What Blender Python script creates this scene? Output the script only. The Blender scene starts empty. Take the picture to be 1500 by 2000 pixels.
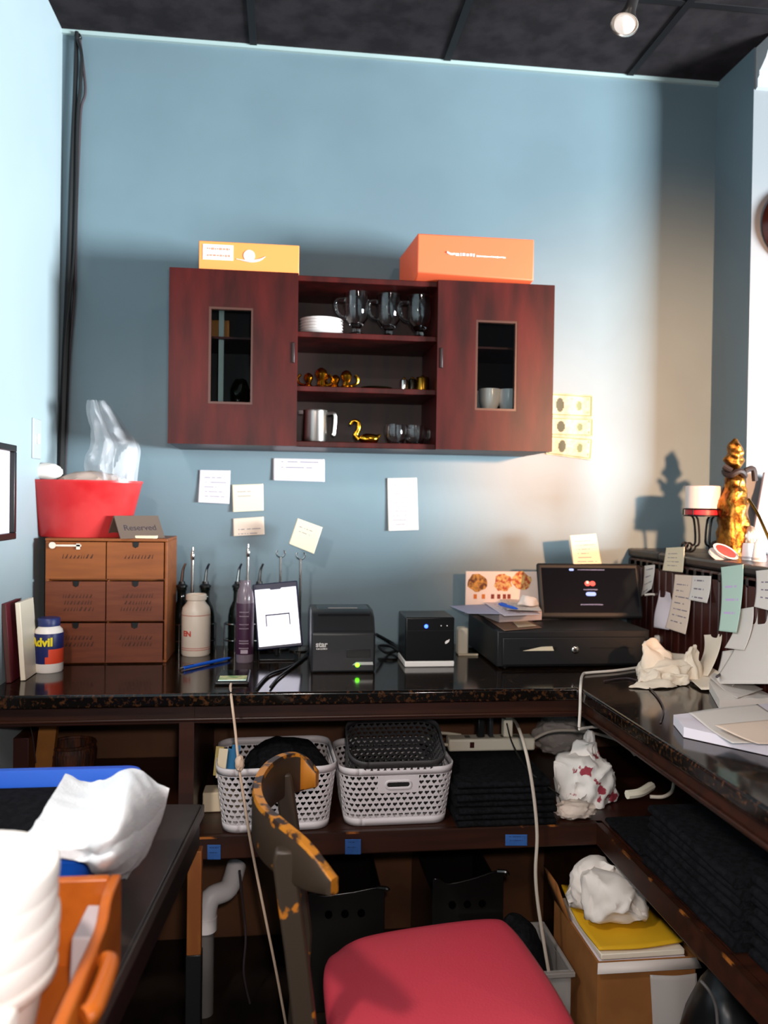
import bpy, bmesh, math, random
from mathutils import Vector, Matrix, noise

# ---------------------------------------------------------------- camera
S = bpy.context.scene
COL = S.collection
F = 1600.0                       # focal length in pixels of the 1500x2000 frame
CAM = Vector((0.0, -2.6, 1.37))
YAW, PITCH, ROLL = math.radians(7.0), math.radians(-0.8), math.radians(0.8)
R = (Matrix.Rotation(-YAW, 3, 'Z') @ Matrix.Rotation(math.pi/2 + PITCH, 3, 'X') @ Matrix.Rotation(ROLL, 3, 'Z'))
cd = bpy.data.cameras.new('camera'); cam = bpy.data.objects.new('camera', cd); COL.objects.link(cam)
cd.sensor_width = 36; cd.lens = F/2000*36; cd.clip_start = .02
cam.matrix_world = Matrix.Translation(CAM) @ R.to_4x4()
cd.dof.use_dof = True; cd.dof.focus_distance = 1.85; cd.dof.aperture_fstop = 2.7
S.camera = cam

# ---------------------------------------------------------------- light and exposure
S.view_settings.view_transform = 'Standard'; S.view_settings.look = 'None'
S.view_settings.gamma = 1; S.view_settings.use_curve_mapping = False
S.view_settings.exposure = 0.0
S.cycles.use_denoising = True
w = bpy.data.worlds.new('world'); S.world = w; w.use_nodes = True
w.node_tree.nodes['Background'].inputs[0].default_value = (.62, .72, .85, 1)
w.node_tree.nodes['Background'].inputs[1].default_value = .11
def aim(o, t): o.rotation_euler = (Vector(t)-o.location).to_track_quat('-Z', 'Y').to_euler()
def area(name, loc, tgt, sx, sy, e, col):
    l = bpy.data.lights.new(name, 'AREA'); l.shape = 'RECTANGLE'; l.size = sx; l.size_y = sy; l.energy = e; l.color = col
    o = bpy.data.objects.new(name, l); COL.objects.link(o); o.location = loc; aim(o, tgt); return o
def spot(name, loc, tgt, deg, blend, e, col, rad=.05):
    l = bpy.data.lights.new(name, 'SPOT'); l.spot_size = math.radians(deg); l.spot_blend = blend; l.energy = e; l.color = col; l.shadow_soft_size = rad
    o = bpy.data.objects.new(name, l); COL.objects.link(o); o.location = loc; aim(o, tgt); return o
area('shop_window_light', (5.6, -3.7, 1.32), (-.4, 0, 1.8), 2.0, 1.2, 1520, (.85, .95, 1.0))
spot('track_spot_key', (-.58, -1.95, 2.1), (.15, -1.1, .5), 120, .9, 60, (1.0, .88, .80), .06)
spot('bar_lamp', (1.37, -2.35, 1.66), (1.27, 0, 1.56), 46, 1.0, 540, (1.0, .52, .28), .05)
spot('front_fill_spot', (.75, -2.9, 2.6), (.55, 0, 1.1), 70, 1.0, 25, (1.0, .84, .74), .06)  # frontal warm fill, added to brighten the wall under the cabinet
fl = bpy.data.lights.new('camera_flash', 'POINT'); fl.energy = 52; fl.color = (1.0, .88, .82); fl.shadow_soft_size = .03
flo = bpy.data.objects.new('camera_flash', fl); COL.objects.link(flo); flo.location = (.04, -2.58, 1.44)

# ---------------------------------------------------------------- helpers
random.seed(7)
RT = R.transposed()
def ray(u, v): return R @ Vector(((u-750)/F, -(v-1000)/F, -1))
def P(u, v, x=None, y=None, z=None):
    """point of the room seen at a picture position, on the plane x, y or z = const"""
    d = ray(u, v)
    if y is not None: t = (y-CAM.y)/d.y
    elif z is not None: t = (z-CAM.z)/d.z
    else: t = (x-CAM.x)/d.x
    return CAM + d*t
def mpp(p): return -(RT @ (Vector(p)-CAM)).z / F        # metres per pixel at a point

def lin(c):
    if isinstance(c, str):
        c = [int(c[i:i+2], 16)/255 for i in (0, 2, 4)]
    return tuple(x/12.92 if x <= .04045 else ((x+.055)/1.055)**2.4 for x in c[:3]) + (1,)
MATS = {}
def mat(name, col='808080', rough=.6, metal=0, var=None, scale=8, stretch=(1,1,1), amt=(.4,.6), bump=0, bscale=60, emit=None, es=1, spec=.5, trans=0, alpha=1, ior=1.45, sheen=0):
    if name in MATS: return MATS[name]
    m = bpy.data.materials.new(name); m.use_nodes = True; nt = m.node_tree; b = nt.nodes['Principled BSDF']
    b.inputs['Base Color'].default_value = lin(col); b.inputs['Roughness'].default_value = rough; b.inputs['Metallic'].default_value = metal
    b.inputs['Specular IOR Level'].default_value = spec; b.inputs['Transmission Weight'].default_value = trans; b.inputs['IOR'].default_value = ior
    b.inputs['Alpha'].default_value = alpha
    if sheen: b.inputs['Sheen Weight'].default_value = sheen
    tc = nt.nodes.new('ShaderNodeTexCoord'); mp = nt.nodes.new('ShaderNodeMapping'); mp.inputs['Scale'].default_value = stretch
    nt.links.new(tc.outputs['Object'], mp.inputs[0])
    if var:
        n = nt.nodes.new('ShaderNodeTexNoise'); n.inputs['Scale'].default_value = scale; n.inputs['Detail'].default_value = 6
        cr = nt.nodes.new('ShaderNodeValToRGB'); cr.color_ramp.elements[0].position = amt[0]; cr.color_ramp.elements[1].position = amt[1]
        cr.color_ramp.elements[0].color = lin(col); cr.color_ramp.elements[1].color = lin(var)
        nt.links.new(mp.outputs[0], n.inputs['Vector']); nt.links.new(n.outputs[0], cr.inputs[0]); nt.links.new(cr.outputs[0], b.inputs['Base Color'])
    if bump:
        n2 = nt.nodes.new('ShaderNodeTexNoise'); n2.inputs['Scale'].default_value = bscale; n2.inputs['Detail'].default_value = 4
        bp = nt.nodes.new('ShaderNodeBump'); bp.inputs['Strength'].default_value = bump; bp.inputs['Distance'].default_value = .01
        nt.links.new(mp.outputs[0], n2.inputs['Vector']); nt.links.new(n2.outputs[0], bp.inputs['Height']); nt.links.new(bp.outputs[0], b.inputs['Normal'])
    if emit:
        b.inputs['Emission Color'].default_value = lin(emit); b.inputs['Emission Strength'].default_value = es
    MATS[name] = m; return m
def pane_mat(name, tint, refl, rough=.02):
    m = bpy.data.materials.new(name); m.use_nodes = True; nt = m.node_tree
    for n in list(nt.nodes): nt.nodes.remove(n)
    o = nt.nodes.new('ShaderNodeOutputMaterial'); mx = nt.nodes.new('ShaderNodeMixShader'); t = nt.nodes.new('ShaderNodeBsdfTransparent'); g = nt.nodes.new('ShaderNodeBsdfGlossy')
    t.inputs[0].default_value = (*tint, 1); g.inputs['Roughness'].default_value = rough
    lw = nt.nodes.new('ShaderNodeLayerWeight'); lw.inputs[0].default_value = refl
    nt.links.new(lw.outputs['Facing'], mx.inputs[0]); nt.links.new(t.outputs[0], mx.inputs[1]); nt.links.new(g.outputs[0], mx.inputs[2]); nt.links.new(mx.outputs[0], o.inputs[0])
    MATS[name] = m; return m

class MB:
    def __init__(s): s.v = []; s.f = []; s.mi = []; s.cur = 0
    def m(s, i): s.cur = i; return s
    def add(s, vs, fs):
        b = len(s.v); s.v += [tuple(p) for p in vs]
        for f in fs: s.f.append([b+i for i in f]); s.mi.append(s.cur)
        return s
    def box(s, c, sz, rz=0, M=None):
        x, y, z = (k/2 for k in sz)
        vs = [Vector((a*x, b*y, d*z)) for d in (-1, 1) for a, b in ((-1,-1),(1,-1),(1,1),(-1,1))]
        rm = M if M else Matrix.Rotation(rz, 3, 'Z')
        return s.add([rm @ p + Vector(c) for p in vs], [(3,2,1,0),(4,5,6,7),(0,1,5,4),(1,2,6,5),(2,3,7,6),(3,0,4,7)])
    def bb(s, x0, x1, y0, y1, z0, z1): return s.box(((x0+x1)/2, (y0+y1)/2, (z0+z1)/2), (x1-x0, y1-y0, z1-z0))
    def cyl(s, p0, p1, r0, r1=None, n=20):
        p0, p1 = Vector(p0), Vector(p1); r1 = r0 if r1 is None else r1
        q = (p1-p0).to_track_quat('Z', 'Y'); vs = []
        for p, r in ((p0, r0), (p1, r1)):
            vs += [p + q @ Vector((r*math.cos(2*math.pi*i/n), r*math.sin(2*math.pi*i/n), 0)) for i in range(n)]
        return s.add(vs, [(i, (i+1) % n, n+(i+1) % n, n+i) for i in range(n)] + [tuple(range(n))[::-1], tuple(range(n, 2*n))])
    def lathe(s, prof, c=(0,0,0), n=28, sx=1, sy=1, M=None):
        vs = []; c = Vector(c)
        for r, z in prof:
            for i in range(n):
                a = 2*math.pi*i/n; p = Vector((max(r, 1e-5)*math.cos(a)*sx, max(r, 1e-5)*math.sin(a)*sy, z))
                vs.append((M @ p if M else p) + c)
        fs = []
        for k in range(len(prof)-1):
            fs += [(k*n+i, k*n+(i+1) % n, (k+1)*n+(i+1) % n, (k+1)*n+i) for i in range(n)]
        fs.append(tuple(range(n))[::-1]); fs.append(tuple(range((len(prof)-1)*n, len(prof)*n)))
        return s.add(vs, fs)
    def tube(s, pts, r, n=8, smooth=True, sub=6):
        pts = [Vector(p) for p in pts]
        if smooth and len(pts) > 2: pts = spline(pts, sub)
        N = len(pts); vs = []; prev = None
        for k in range(N):
            t = (pts[min(k+1, N-1)]-pts[max(k-1, 0)]).normalized()
            if prev is None:
                a = t.orthogonal().normalized()
            else:
                a = (prev - t*prev.dot(t)).normalized()
            prev = a; b = t.cross(a)
            rr = r(k/(N-1)) if callable(r) else r
            vs += [pts[k] + (a*math.cos(2*math.pi*i/n)+b*math.sin(2*math.pi*i/n))*rr for i in range(n)]
        fs = [(k*n+i, k*n+(i+1) % n, (k+1)*n+(i+1) % n, (k+1)*n+i) for k in range(N-1) for i in range(n)]
        fs += [tuple(range(n))[::-1], tuple(range((N-1)*n, N*n))]
        return s.add(vs, fs)
    def prism(s, poly, a0, a1, ax='z'):
        def put(p, a):
            return {'z': (p[0], p[1], a), 'y': (p[0], a, p[1]), 'x': (a, p[0], p[1])}[ax]
        n = len(poly)
        return s.add([put(p, a0) for p in poly]+[put(p, a1) for p in poly], [tuple(range(n))[::-1], tuple(range(n, 2*n))] + [(i, (i+1) % n, n+(i+1) % n, n+i) for i in range(n)])
    def grid(s, rows, midx=None):
        nv, nu = len(rows), len(rows[0]); b = len(s.v)
        s.v += [tuple(p) for r in rows for p in r]
        for j in range(nv-1):
            for i in range(nu-1):
                s.f.append([b+j*nu+i, b+j*nu+i+1, b+(j+1)*nu+i+1, b+(j+1)*nu+i]); s.mi.append(midx(i, j) if midx else s.cur)
        return s
    def build(s, name, mats, parent=None, bevel=0, seg=2, smooth=True, angle=40, solid=0, sub=0, recalc=True, loc=None):
        me = bpy.data.meshes.new(name); me.from_pydata(s.v, [], s.f); me.update()
        mats = mats if isinstance(mats, (list, tuple)) else [mats]
        for m in mats: me.materials.append(m)
        me.polygons.foreach_set('material_index', s.mi)
        if recalc:
            bm = bmesh.new(); bm.from_mesh(me); bmesh.ops.recalc_face_normals(bm, faces=bm.faces); bm.to_mesh(me); bm.free()
        if smooth:
            me.shade_smooth(); me.set_sharp_from_angle(angle=math.radians(angle))
        o = bpy.data.objects.new(name, me); COL.objects.link(o)
        if parent: o.parent = parent
        if loc is not None: o.location = loc
        if solid:
            md = o.modifiers.new('thickness', 'SOLIDIFY'); md.thickness = solid; md.offset = 0
        if bevel:
            md = o.modifiers.new('bevel', 'BEVEL'); md.width = bevel; md.segments = seg; md.limit_method = 'ANGLE'; md.angle_limit = math.radians(40)
        if sub:
            md = o.modifiers.new('sub', 'SUBSURF'); md.levels = sub; md.render_levels = sub
        return o
def cr(p0, p1, p2, p3, t):
    return .5*((2*p1)+(p2-p0)*t+(2*p0-5*p1+4*p2-p3)*t*t+(3*p1-p0-3*p2+p3)*t**3)
def spline(pts, sub=6):
    out = []; n = len(pts)
    for i in range(n-1):
        a = pts[max(i-1, 0)]; d = pts[min(i+2, n-1)]
        for k in range(sub): out.append(cr(a, pts[i], pts[i+1], d, k/sub))
    out.append(pts[-1]); return out
def patch(ctrl, su=8, sv=8):
    rows = [spline([Vector(p) for p in r], su) for r in ctrl]
    cols = [spline([r[i] for r in rows], sv) for i in range(len(rows[0]))]
    return [[cols[i][j] for i in range(len(cols))] for j in range(len(cols[0]))]
def tag(o, label, cat, group=None, kind=None):
    o['label'] = label; o['category'] = cat
    if group: o['group'] = group
    if kind: o['kind'] = kind
    return o
def T(name, label, cat, loc=(0,0,0), rz=0, group=None, rot=None):
    o = bpy.data.objects.new(name, None); COL.objects.link(o); o.empty_display_size = .02
    o.location = loc; o.rotation_euler = rot if rot else (0, 0, rz)
    return tag(o, label, cat, group)
def struct(o): o['kind'] = 'structure'; return o
def copy_tree(o, parent=None):
    c = o.copy(); COL.objects.link(c); c.parent = parent
    for ch in [k for k in bpy.data.objects if k.parent == o]: copy_tree(ch, c)
    return c
def lettering(txt, size, m, parent, loc, rot=(math.pi/2, 0, 0), name='lettering', align='CENTER', sx=1, bold=0):
    cu = bpy.data.curves.new(name, 'FONT'); cu.body = txt; cu.size = size; cu.align_x = align; cu.align_y = 'CENTER'; cu.extrude = .0003; cu.offset = bold
    cu.materials.append(m); o = bpy.data.objects.new(name, cu); COL.objects.link(o); bpy.context.view_layer.update(); me = bpy.data.meshes.new_from_object(o.evaluated_get(bpy.context.evaluated_depsgraph_get())); bpy.data.objects.remove(o)
    for v in me.vertices: v.co.x *= sx
    o = bpy.data.objects.new(name, me); COL.objects.link(o)
    o.parent = parent; o.location = loc; o.rotation_euler = rot; return o
def crumple(c, size, seed, amp=.25, fr=3.0, lvl=4, sharp=True, flat=True):
    """a crumpled ball-like mass of paper, plastic or cloth standing on z=0"""
    bm = bmesh.new(); bmesh.ops.create_icosphere(bm, subdivisions=lvl, radius=1)
    off = Vector((seed*7.3, seed*3.1, seed*1.7)); b = MB()
    vs = []
    for v in bm.verts:
        p = v.co.copy(); d = 0; a = amp; f = fr
        for _ in range(4):
            q = noise.noise(p*f+off); q = (1-2*abs(q)) if sharp else q*1.6
            d += a*(q-.3 if sharp else q); a *= .5; f *= 2.1
        p *= 1+d; p = Vector((p.x*size[0]/2, p.y*size[1]/2, p.z*size[2]/2+size[2]/2))
        if flat: p.z = max(p.z, .001)
        vs.append(p+Vector(c))
    b.add(vs, [[x.index for x in f.verts] for f in bm.faces]); bm.free(); return b

# ---------------------------------------------------------------- materials
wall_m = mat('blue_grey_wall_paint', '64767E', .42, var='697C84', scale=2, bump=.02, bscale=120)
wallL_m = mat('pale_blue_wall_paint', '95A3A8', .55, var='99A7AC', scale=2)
white_wall = mat('off_white_wall_paint', '7A7D80', .6)
crown_m = mat('white_trim_paint', 'A6AAAC', .5)
ceil_m = mat('black_ceiling_tile', '262224', .95, var='322D2F', scale=12, bump=.04, bscale=120, spec=.1)
ceilgrid_m = mat('black_ceiling_grid', '141214', .6, spec=.3)
floor_m = mat('dark_floor', '17110E', .5, var='2A1F18', scale=6)
cherry = mat('dark_cherry_wood', '2A0806', .42, spec=.25, var='4A110E', scale=4, stretch=(5,5,1), amt=(.35,.7))
cherry_in = mat('cabinet_inner_wood', '1C0906', .5, var='2A0E09', scale=5, stretch=(6,6,1))
darkwood = mat('dark_brown_wood', '241008', .4, var='3A1A0E', scale=4, stretch=(1,8,8), amt=(.35,.7))
worn_edge = mat('worn_orange_wood_edge', '2A1409', .45, var='9A5A22', scale=14, amt=(.55,.62))
backpanel_m = mat('tan_back_panel', '6A4326', .7, var='4A2C18', scale=3)
beadm = mat('bead_board_wood', '2C100C', .38, var='3D1710', scale=5, stretch=(4,4,1))
ledge_m = mat('black_bar_ledge', '1B1717', .35, var='2A2422', scale=10)
drawer_wood = mat('orange_brown_wood', '7A3F16', .5, var='8E4D1D', scale=6, stretch=(1,3,8), amt=(.3,.7))
drawer_wood2 = mat('red_brown_drawer_wood', '5E2A14', .5, var='70371B', scale=9, stretch=(1,3,8), amt=(.3,.7))
black = mat('black_plastic', '121213', .38)
blackm = mat('matte_black_plastic', '17171A', .6)
blackrub = mat('black_rubber_cable', '0C0C0D', .5)
blackfab = mat('black_fabric', '0F0F11', .95, var='17171A', scale=90, bump=.3, bscale=300, spec=.08)
white = mat('white_plastic', 'E9E4DE', .35)
cream = mat('cream_plastic', 'E3D9C4', .45)
whitecab = mat('white_cable_plastic', 'DCD3C8', .4)
paper = mat('white_paper', 'D8CFC7', .8); paperp = mat('pinkish_paper', 'D9CDD2', .8); papery = mat('pale_yellow_paper', 'DDCDB0', .8); paperg = mat('pale_green_paper', 'B9D3C4', .8); papero = mat('peach_paper', 'E2CBB8', .8)
ink = mat('pencil_ink', '7F7480', .8); inkd = mat('dark_ink', '3A3036', .8); redink = mat('red_ink', 'C23A2E', .6)
chrome = mat('chrome', 'C9C4BE', .15, 1); steel = mat('brushed_steel', 'B9B2AC', .28, 1); gold = mat('gold', 'D59A2A', .18, 1); goldv = mat('antique_gold', 'A8712F', .36, 1, var='5E3412', scale=34, bump=.4, bscale=40)
china = mat('white_china', 'E6DEDA', .2); glassm = mat('clear_glass', 'FFFFFF', .02, trans=1, ior=1.45)
door_glass = pane_mat('door_pane_glass', (.72, .78, .8), .22)
bag_m = None
redplastic = mat('red_plastic', 'B81F22', .32, var='C93A3A', scale=6)
orange_box = mat('orange_card', 'F8904A', .5); redor_box = mat('red_orange_card', 'FA6A40', .5)
bluepl = mat('blue_plastic', '1558C8', .35); seatred = mat('crimson_vinyl', 'C63C4C', .5, bump=.08, bscale=220)
chairbrown = mat('worn_dark_brown_paint', '372C22', .45, var='B06A1C', scale=18, amt=(.66,.69))
chairworn = mat('worn_orange_paint_edge', '30211A', .45, var='B8741E', scale=26, amt=(.47,.53))
caddywood = mat('glossy_orange_wood', 'BC6420', .3, var='A24E15', scale=5, stretch=(6,1,6), amt=(.3,.75))
towelm = mat('white_towel_cloth', 'E6E9EC', .95, bump=.25, bscale=260, spec=.1)
tabletop_m = mat('scuffed_black_laminate', '2A2421', .32, var='3A322E', scale=7, amt=(.35,.75))
granite = mat('black_brown_granite', '0E0B09', .11, spec=.38, var='4A2E1A', scale=110, amt=(.52,.70))
basketg = mat('light_grey_basket_plastic', 'CCC6C8', .45); basketd = mat('dark_grey_basket_plastic', '3B393A', .5)
bluetape = mat('blue_masking_tape', '2C5A9C', .7, var='24508E', scale=40)
card = mat('brown_cardboard', '9A622F', .8, var='8A5527', scale=8); pvc = mat('white_pvc', 'E6E0E0', .4); greypost = mat('grey_pipe', '6E6A68', .5)
yellowp = mat('yellow_envelope_paper', 'D9A514', .7)
def clear_plastic(name, tint, fac, rough):
    m = bpy.data.materials.new(name); m.use_nodes = True; nt = m.node_tree; b = nt.nodes['Principled BSDF']
    b.inputs['Base Color'].default_value = (*tint, 1); b.inputs['Roughness'].default_value = rough
    o = nt.nodes['Material Output']; mx = nt.nodes.new('ShaderNodeMixShader'); t = nt.nodes.new('ShaderNodeBsdfTransparent'); mx.inputs[0].default_value = fac
    nt.links.new(t.outputs[0], mx.inputs[1]); nt.links.new(b.outputs[0], mx.inputs[2]); nt.links.new(mx.outputs[0], o.inputs[0]); MATS[name] = m; return m
bag_m = clear_plastic('clear_plastic_film', (.75, .74, .76), .3, .12); sleeve_m = clear_plastic('cloudy_plastic_sleeve', (.6, .55, .52), .5, .3); binclear = clear_plastic('clear_bin_plastic', (.5, .48, .46), .4, .25)

# ---------------------------------------------------------------- setting
XL = P(118, 600, y=0).x; ZC = P(780, 113, y=0).z
XR = P(1394, 500, y=0).x; YP = P(1466, 500, x=XR).y         # the pilaster: its side and its front
XW = P(1140, 1350, z=.91).x                                  # edge of the right counter
YF = P(700, 1350, z=.91).y                                   # front edge of the back counter
ZS = .57                                                     # lower shelf top
print('XL %.3f ZC %.3f XR %.3f YP %.3f XW %.3f YF %.3f' % (XL, ZC, XR, YP, XW, YF))
YB = -4.2
struct(MB().bb(XL-.12, XR+.12, 0, .12, 0, ZC).build('wall_back', wall_m, smooth=False))
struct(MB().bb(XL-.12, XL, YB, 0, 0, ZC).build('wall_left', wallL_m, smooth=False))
struct(MB().bb(XR, XR+.9, YP, 0, 0, ZC).build('wall_right', [wall_m, white_wall], smooth=False))
pil = bpy.data.objects['wall_right']
for p in pil.data.polygons:
    if p.normal.y < -.5: p.material_index = 1
struct(MB().bb(XL-.12, 3.2, YB, .12, -.1, 0).build('floor', floor_m, smooth=False))
struct(MB().bb(XL-.12, 3.2, YB, .12, ZC, ZC+.1).build('ceiling', ceil_m, smooth=False))
g = MB()
x = XL+.02
for k in range(6):
    xx = .50+.61*(k-3)
    if XL < xx < 3: g.bb(xx-.011, xx+.011, YB, -.001, ZC-.004, ZC+.002)
for k in range(7):
    yy = -.40-.61*k
    if yy > YB: g.bb(XL, 3.2, yy-.011, yy+.011, ZC-.003, ZC+.002)
struct(g.build('trim_1', ceilgrid_m, smooth=False))
struct(MB().bb(XL, XR, -.012, 0, ZC-.012, ZC).build('trim_2', mat('pale_wall_angle', '9FB0AE', .5), smooth=False))
# crown on the pilaster face
cz = ZC; prof = [(YP, cz), (YP-.085, cz), (YP-.085, cz-.02), (YP-.07, cz-.03), (YP-.055, cz-.055), (YP-.03, cz-.075), (YP-.02, cz-.08), (YP-.02, cz-.095), (YP-.012, cz-.10), (YP-.012, cz-.125), (YP, cz-.13)]
struct(MB().prism(prof, XR+.005, XR+.9, 'x').build('trim_3', crown_m, smooth=False))

# ---------------------------------------------------------------- counter (L shape)
XP = P(1262, 1150, y=-.12).x                                 # panel of the raised bar
YN = -2.35                                                   # near end of the right counter
print('XP', XP)
root = T('counter', 'black speckled granite L-shaped counter with dark wood apron and open lower shelf', 'counter', (0,0,0))
Lp = [(XL, 0), (XP, 0), (XP, YN), (XW, YN), (XW, YF), (XL, YF)]
MB().prism(Lp, .878, .91).build('worktop', granite, root, bevel=.006, seg=3)
ap = MB(); ap.bb(XL, XW+.03, YF+.03, YF+.055, .83, .878); ap.bb(XW+.02, XW+.045, YN, YF+.03, .83, .878); ap.bb(XL, XP, YF+.022, YF+.03, .838, .846); ap.bb(XW+.012, XW+.02, YN, YF, .838, .846)
ap.build('apron', darkwood, root, bevel=.003)
XS = P(1163, 1606, z=ZS).x; YS = P(700, 1625, z=ZS).y
MB().prism([(XL+.001, -.021), (XP, -.021), (XP, YN), (XS+.02, YN), (XS+.02, YS+.02), (XL+.001, YS+.02)], ZS-.022, ZS).build('lower_shelf', darkwood, root)
MB().bb(XL+.001, XS+.02, YS, YS+.02, ZS-.055, ZS).build('shelf_edge', darkwood, root, bevel=.004)
MB().bb(XS, XS+.02, YN, YS+.02, ZS-.055, ZS).build('shelf_edge', darkwood, root, bevel=.004)
e = MB(); e.bb(XS-.001, XS+.003, YN, YS+.02, ZS-.004, ZS+.001); e.bb(XL+.3, XS, YS-.001, YS+.002, ZS-.004, ZS+.001); e.build('worn_edge_strip', worn_edge, root)
MB().bb(XL+.001, XP, -.02, -.001, 0, .878).build('back_panel', backpanel_m, root)
MB().bb(-.24, -.205, YS+.03, -.021, ZS, .878).build('divider', darkwood, root)
MB().bb(.86, .90, -.5, -.021, 0, ZS-.022).build('divider', darkwood, root)
# raised bar
root = T('raised_bar', 'dark bead-board bar front with a black ledge rising behind the right counter', 'bar', (0,0,0))
ZLg = P(1233, 1071, y=-.03).z; XLg = P(1233, 1071, y=-.03).x
b = MB(); b.bb(XP+.004, XP+.12, YN, YP-.01 if XP+.12 > XR else -.002, .0, ZLg-.03)
b.build('core', mat('groove_wood', '160907', .6), root)
b = MB(); n = 0; y = -.02
while y > YN:
    b.bb(XP-.012, XP+.004, y-.04, y-.003, .912, ZLg-.03); y -= .043
b.build('bead_board_panel', beadm, root, bevel=.004)
MB().bb(XLg, XP+.33, YN, YP-.004, ZLg-.028, ZLg).build('ledge', ledge_m, root, bevel=.008, seg=3)
MB().bb(XLg, XR-.004, YP-.004, -.002, ZLg-.028, ZLg).build('ledge', ledge_m, root, bevel=.008, seg=3)
MB().bb(XLg+.018, XP-.012, YN, -.002, ZLg-.06, ZLg-.028).build('ledge_moulding', ledge_m, root, bevel=.01, seg=3)
MB().bb(XLg+.03, XP-.013, -.05, -.003, .912, ZLg-.06).build('corner_post', ledge_m, root, bevel=.004)

# ---------------------------------------------------------------- sheets of paper
def sheet(name, label, cat, corners, m, lines=6, curl=.0, nrm=(0,-1,0), im=None, group=None, seed=1, margin=.12, top=.12, bot=.9, parent=None, fill=.75, wav=0, thick=.0005, side=0):
    tl, tr, br, bl = [Vector(c) for c in corners]; nrm = Vector(nrm); nu, nv = 26, 6*max(lines, 3)+1
    rnd = random.Random(seed); rows = []
    cen = (tl+tr+br+bl)/4
    for j in range(nv):
        t = j/(nv-1); r = []
        for i in range(nu):
            s = i/(nu-1); p = tl.lerp(tr, s).lerp(bl.lerp(br, s), t)
            r.append(p + nrm*(curl*t*t + side*s*s + wav*math.sin(3*s+seed)*math.sin(4*t+seed*2)) - cen)
        rows.append(r)
    ends = {j: (.55+.45*rnd.random()) for j in range(nv)}
    gaps = set((j, rnd.randrange(nu)) for j in range(nv) for _ in range(5))
    def mi(i, j):
        t = j/(nv-1); s = i/(nu-1)
        if lines and top < t < bot and j % 6 == 3 and margin < s < margin+(1-2*margin)*ends[j] and (j, i) not in gaps: return 1
        return 0
    o = MB().grid(rows, mi).build(name, [m, im or ink], parent, solid=thick, smooth=True, recalc=False)
    if parent is None: o.location = cen
    else: o.location = cen
    if label: tag(o, label, cat, group)
    return o
def wallnote(label, px, m, y=-.004, **k): return sheet('paper_note', label, 'note', [P(u, v, y=y) for u, v in px], m, group='paper notes stuck on the blue wall', **k)
wallnote('pinkish handwritten note on the wall, first on the left under the cabinet', [(390,918),(450,919),(448,984),(387,981)], paperp, lines=7, curl=.006, seed=2)
wallnote('pale yellow note on the wall just above a smaller short note', [(453,947),(514,945),(515,997),(455,1000)], papery, lines=6, seed=3, curl=.006, bot=.5)
wallnote('short peach note on the wall below the pale yellow note', [(455,1013),(515,1009),(517,1044),(456,1047)], papero, lines=4, seed=4, curl=.004, top=.55)
wallnote('wide white paper strip with a line of print, just under the cabinet', [(533,895),(634,897),(634,941),(533,938)], paperp, lines=4, seed=5, curl=.003, bot=.6)
wallnote('tall white receipt alone on the wall above the black cube printer', [(756,934),(814,933),(817,1035),(758,1037)], paper, lines=12, seed=6, curl=.004)
# wall specks and switch plate
for u, v, r in ((937, 927, .003), (1142, 632, .003)):
    pass
sp = T('switch_plate', 'narrow white switch plate on the left wall beside the corner', 'switch', P(69, 857, x=XL))
MB().bb(0, .006, -.035, .035, -.055, .055).build('plate', crown_m, sp, bevel=.002)
MB().bb(.006, .012, -.006, .006, -.014, .014).build('toggle', white, sp, bevel=.002)
# framed picture on left wall
a, b2 = P(26, 870, x=XL+.012), P(16, 1054, x=XL+.012)
fr = T('picture_frame', 'black framed white print hanging on the left wall', 'picture', (XL+.003, a.y-.16, (a.z+b2.z)/2))
hh = abs(a.z-b2.z)/2
f = MB(); f.bb(0, .018, -.16, .16, hh-.016, hh); f.bb(0, .018, -.16, .16, -hh, -hh+.016); f.bb(0, .018, .144, .16, -hh+.016, hh-.016); f.bb(0, .018, -.16, -.144, -hh+.016, hh-.016)
f.build('frame', black, fr, bevel=.002)
MB().bb(0, .006, -.144, .144, -hh+.016, hh-.016).build('print', mat('pale_pink_print', 'DCD3DB', .6), fr)
# cables in the corner
def cable(name, label, pts, r, m, cat='cable', group=None):
    pts = [Vector(p) for p in pts]; o0 = pts[-1]
    o = MB().tube([p-o0 for p in pts], r).build(name, m); o.location = o0; return tag(o, label, cat, group)
def corner(lst, off=.012): return [P(u, v, y=-off) for u, v in lst]
cable('wall_cable', 'thick black cable hugging the left room corner from ceiling to counter', corner([(150,62),(146,200),(141,330),(136,500),(128,700),(120,900),(118,1060),(112,1230)], .018), lambda t: .006+.009*t, blackrub, group='cables hanging in the room corner')
cable('wall_cable', 'thin dark cable dangling with a loose loop right of the corner cable', corner([(156,78),(165,150),(166,185),(158,215),(154,300),(150,400),(146,560),(134,720),(128,905),(124,1060)], .010), .0042, mat('grey_brown_cable', '3A3034', .5), group='cables hanging in the room corner')
cable('wall_cable', 'second thin black cable between the two others in the corner', corner([(152,78),(160,120),(152,230),(149,380),(143,520),(128,660),(122,800),(118,1000)], .025), .005, blackrub, group='cables hanging in the room corner')
cl = T('cable_clip', 'small black cable clip near the ceiling in the left corner', 'clip', P(154, 75, y=-.001))
MB().cyl((0,0,0), (0,-.016,0), .010).build('clip_body', black, cl, bevel=.002); MB().cyl((0,-.016,0), (0,-.019,0), .004).build('nail_head', steel, cl)

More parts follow.
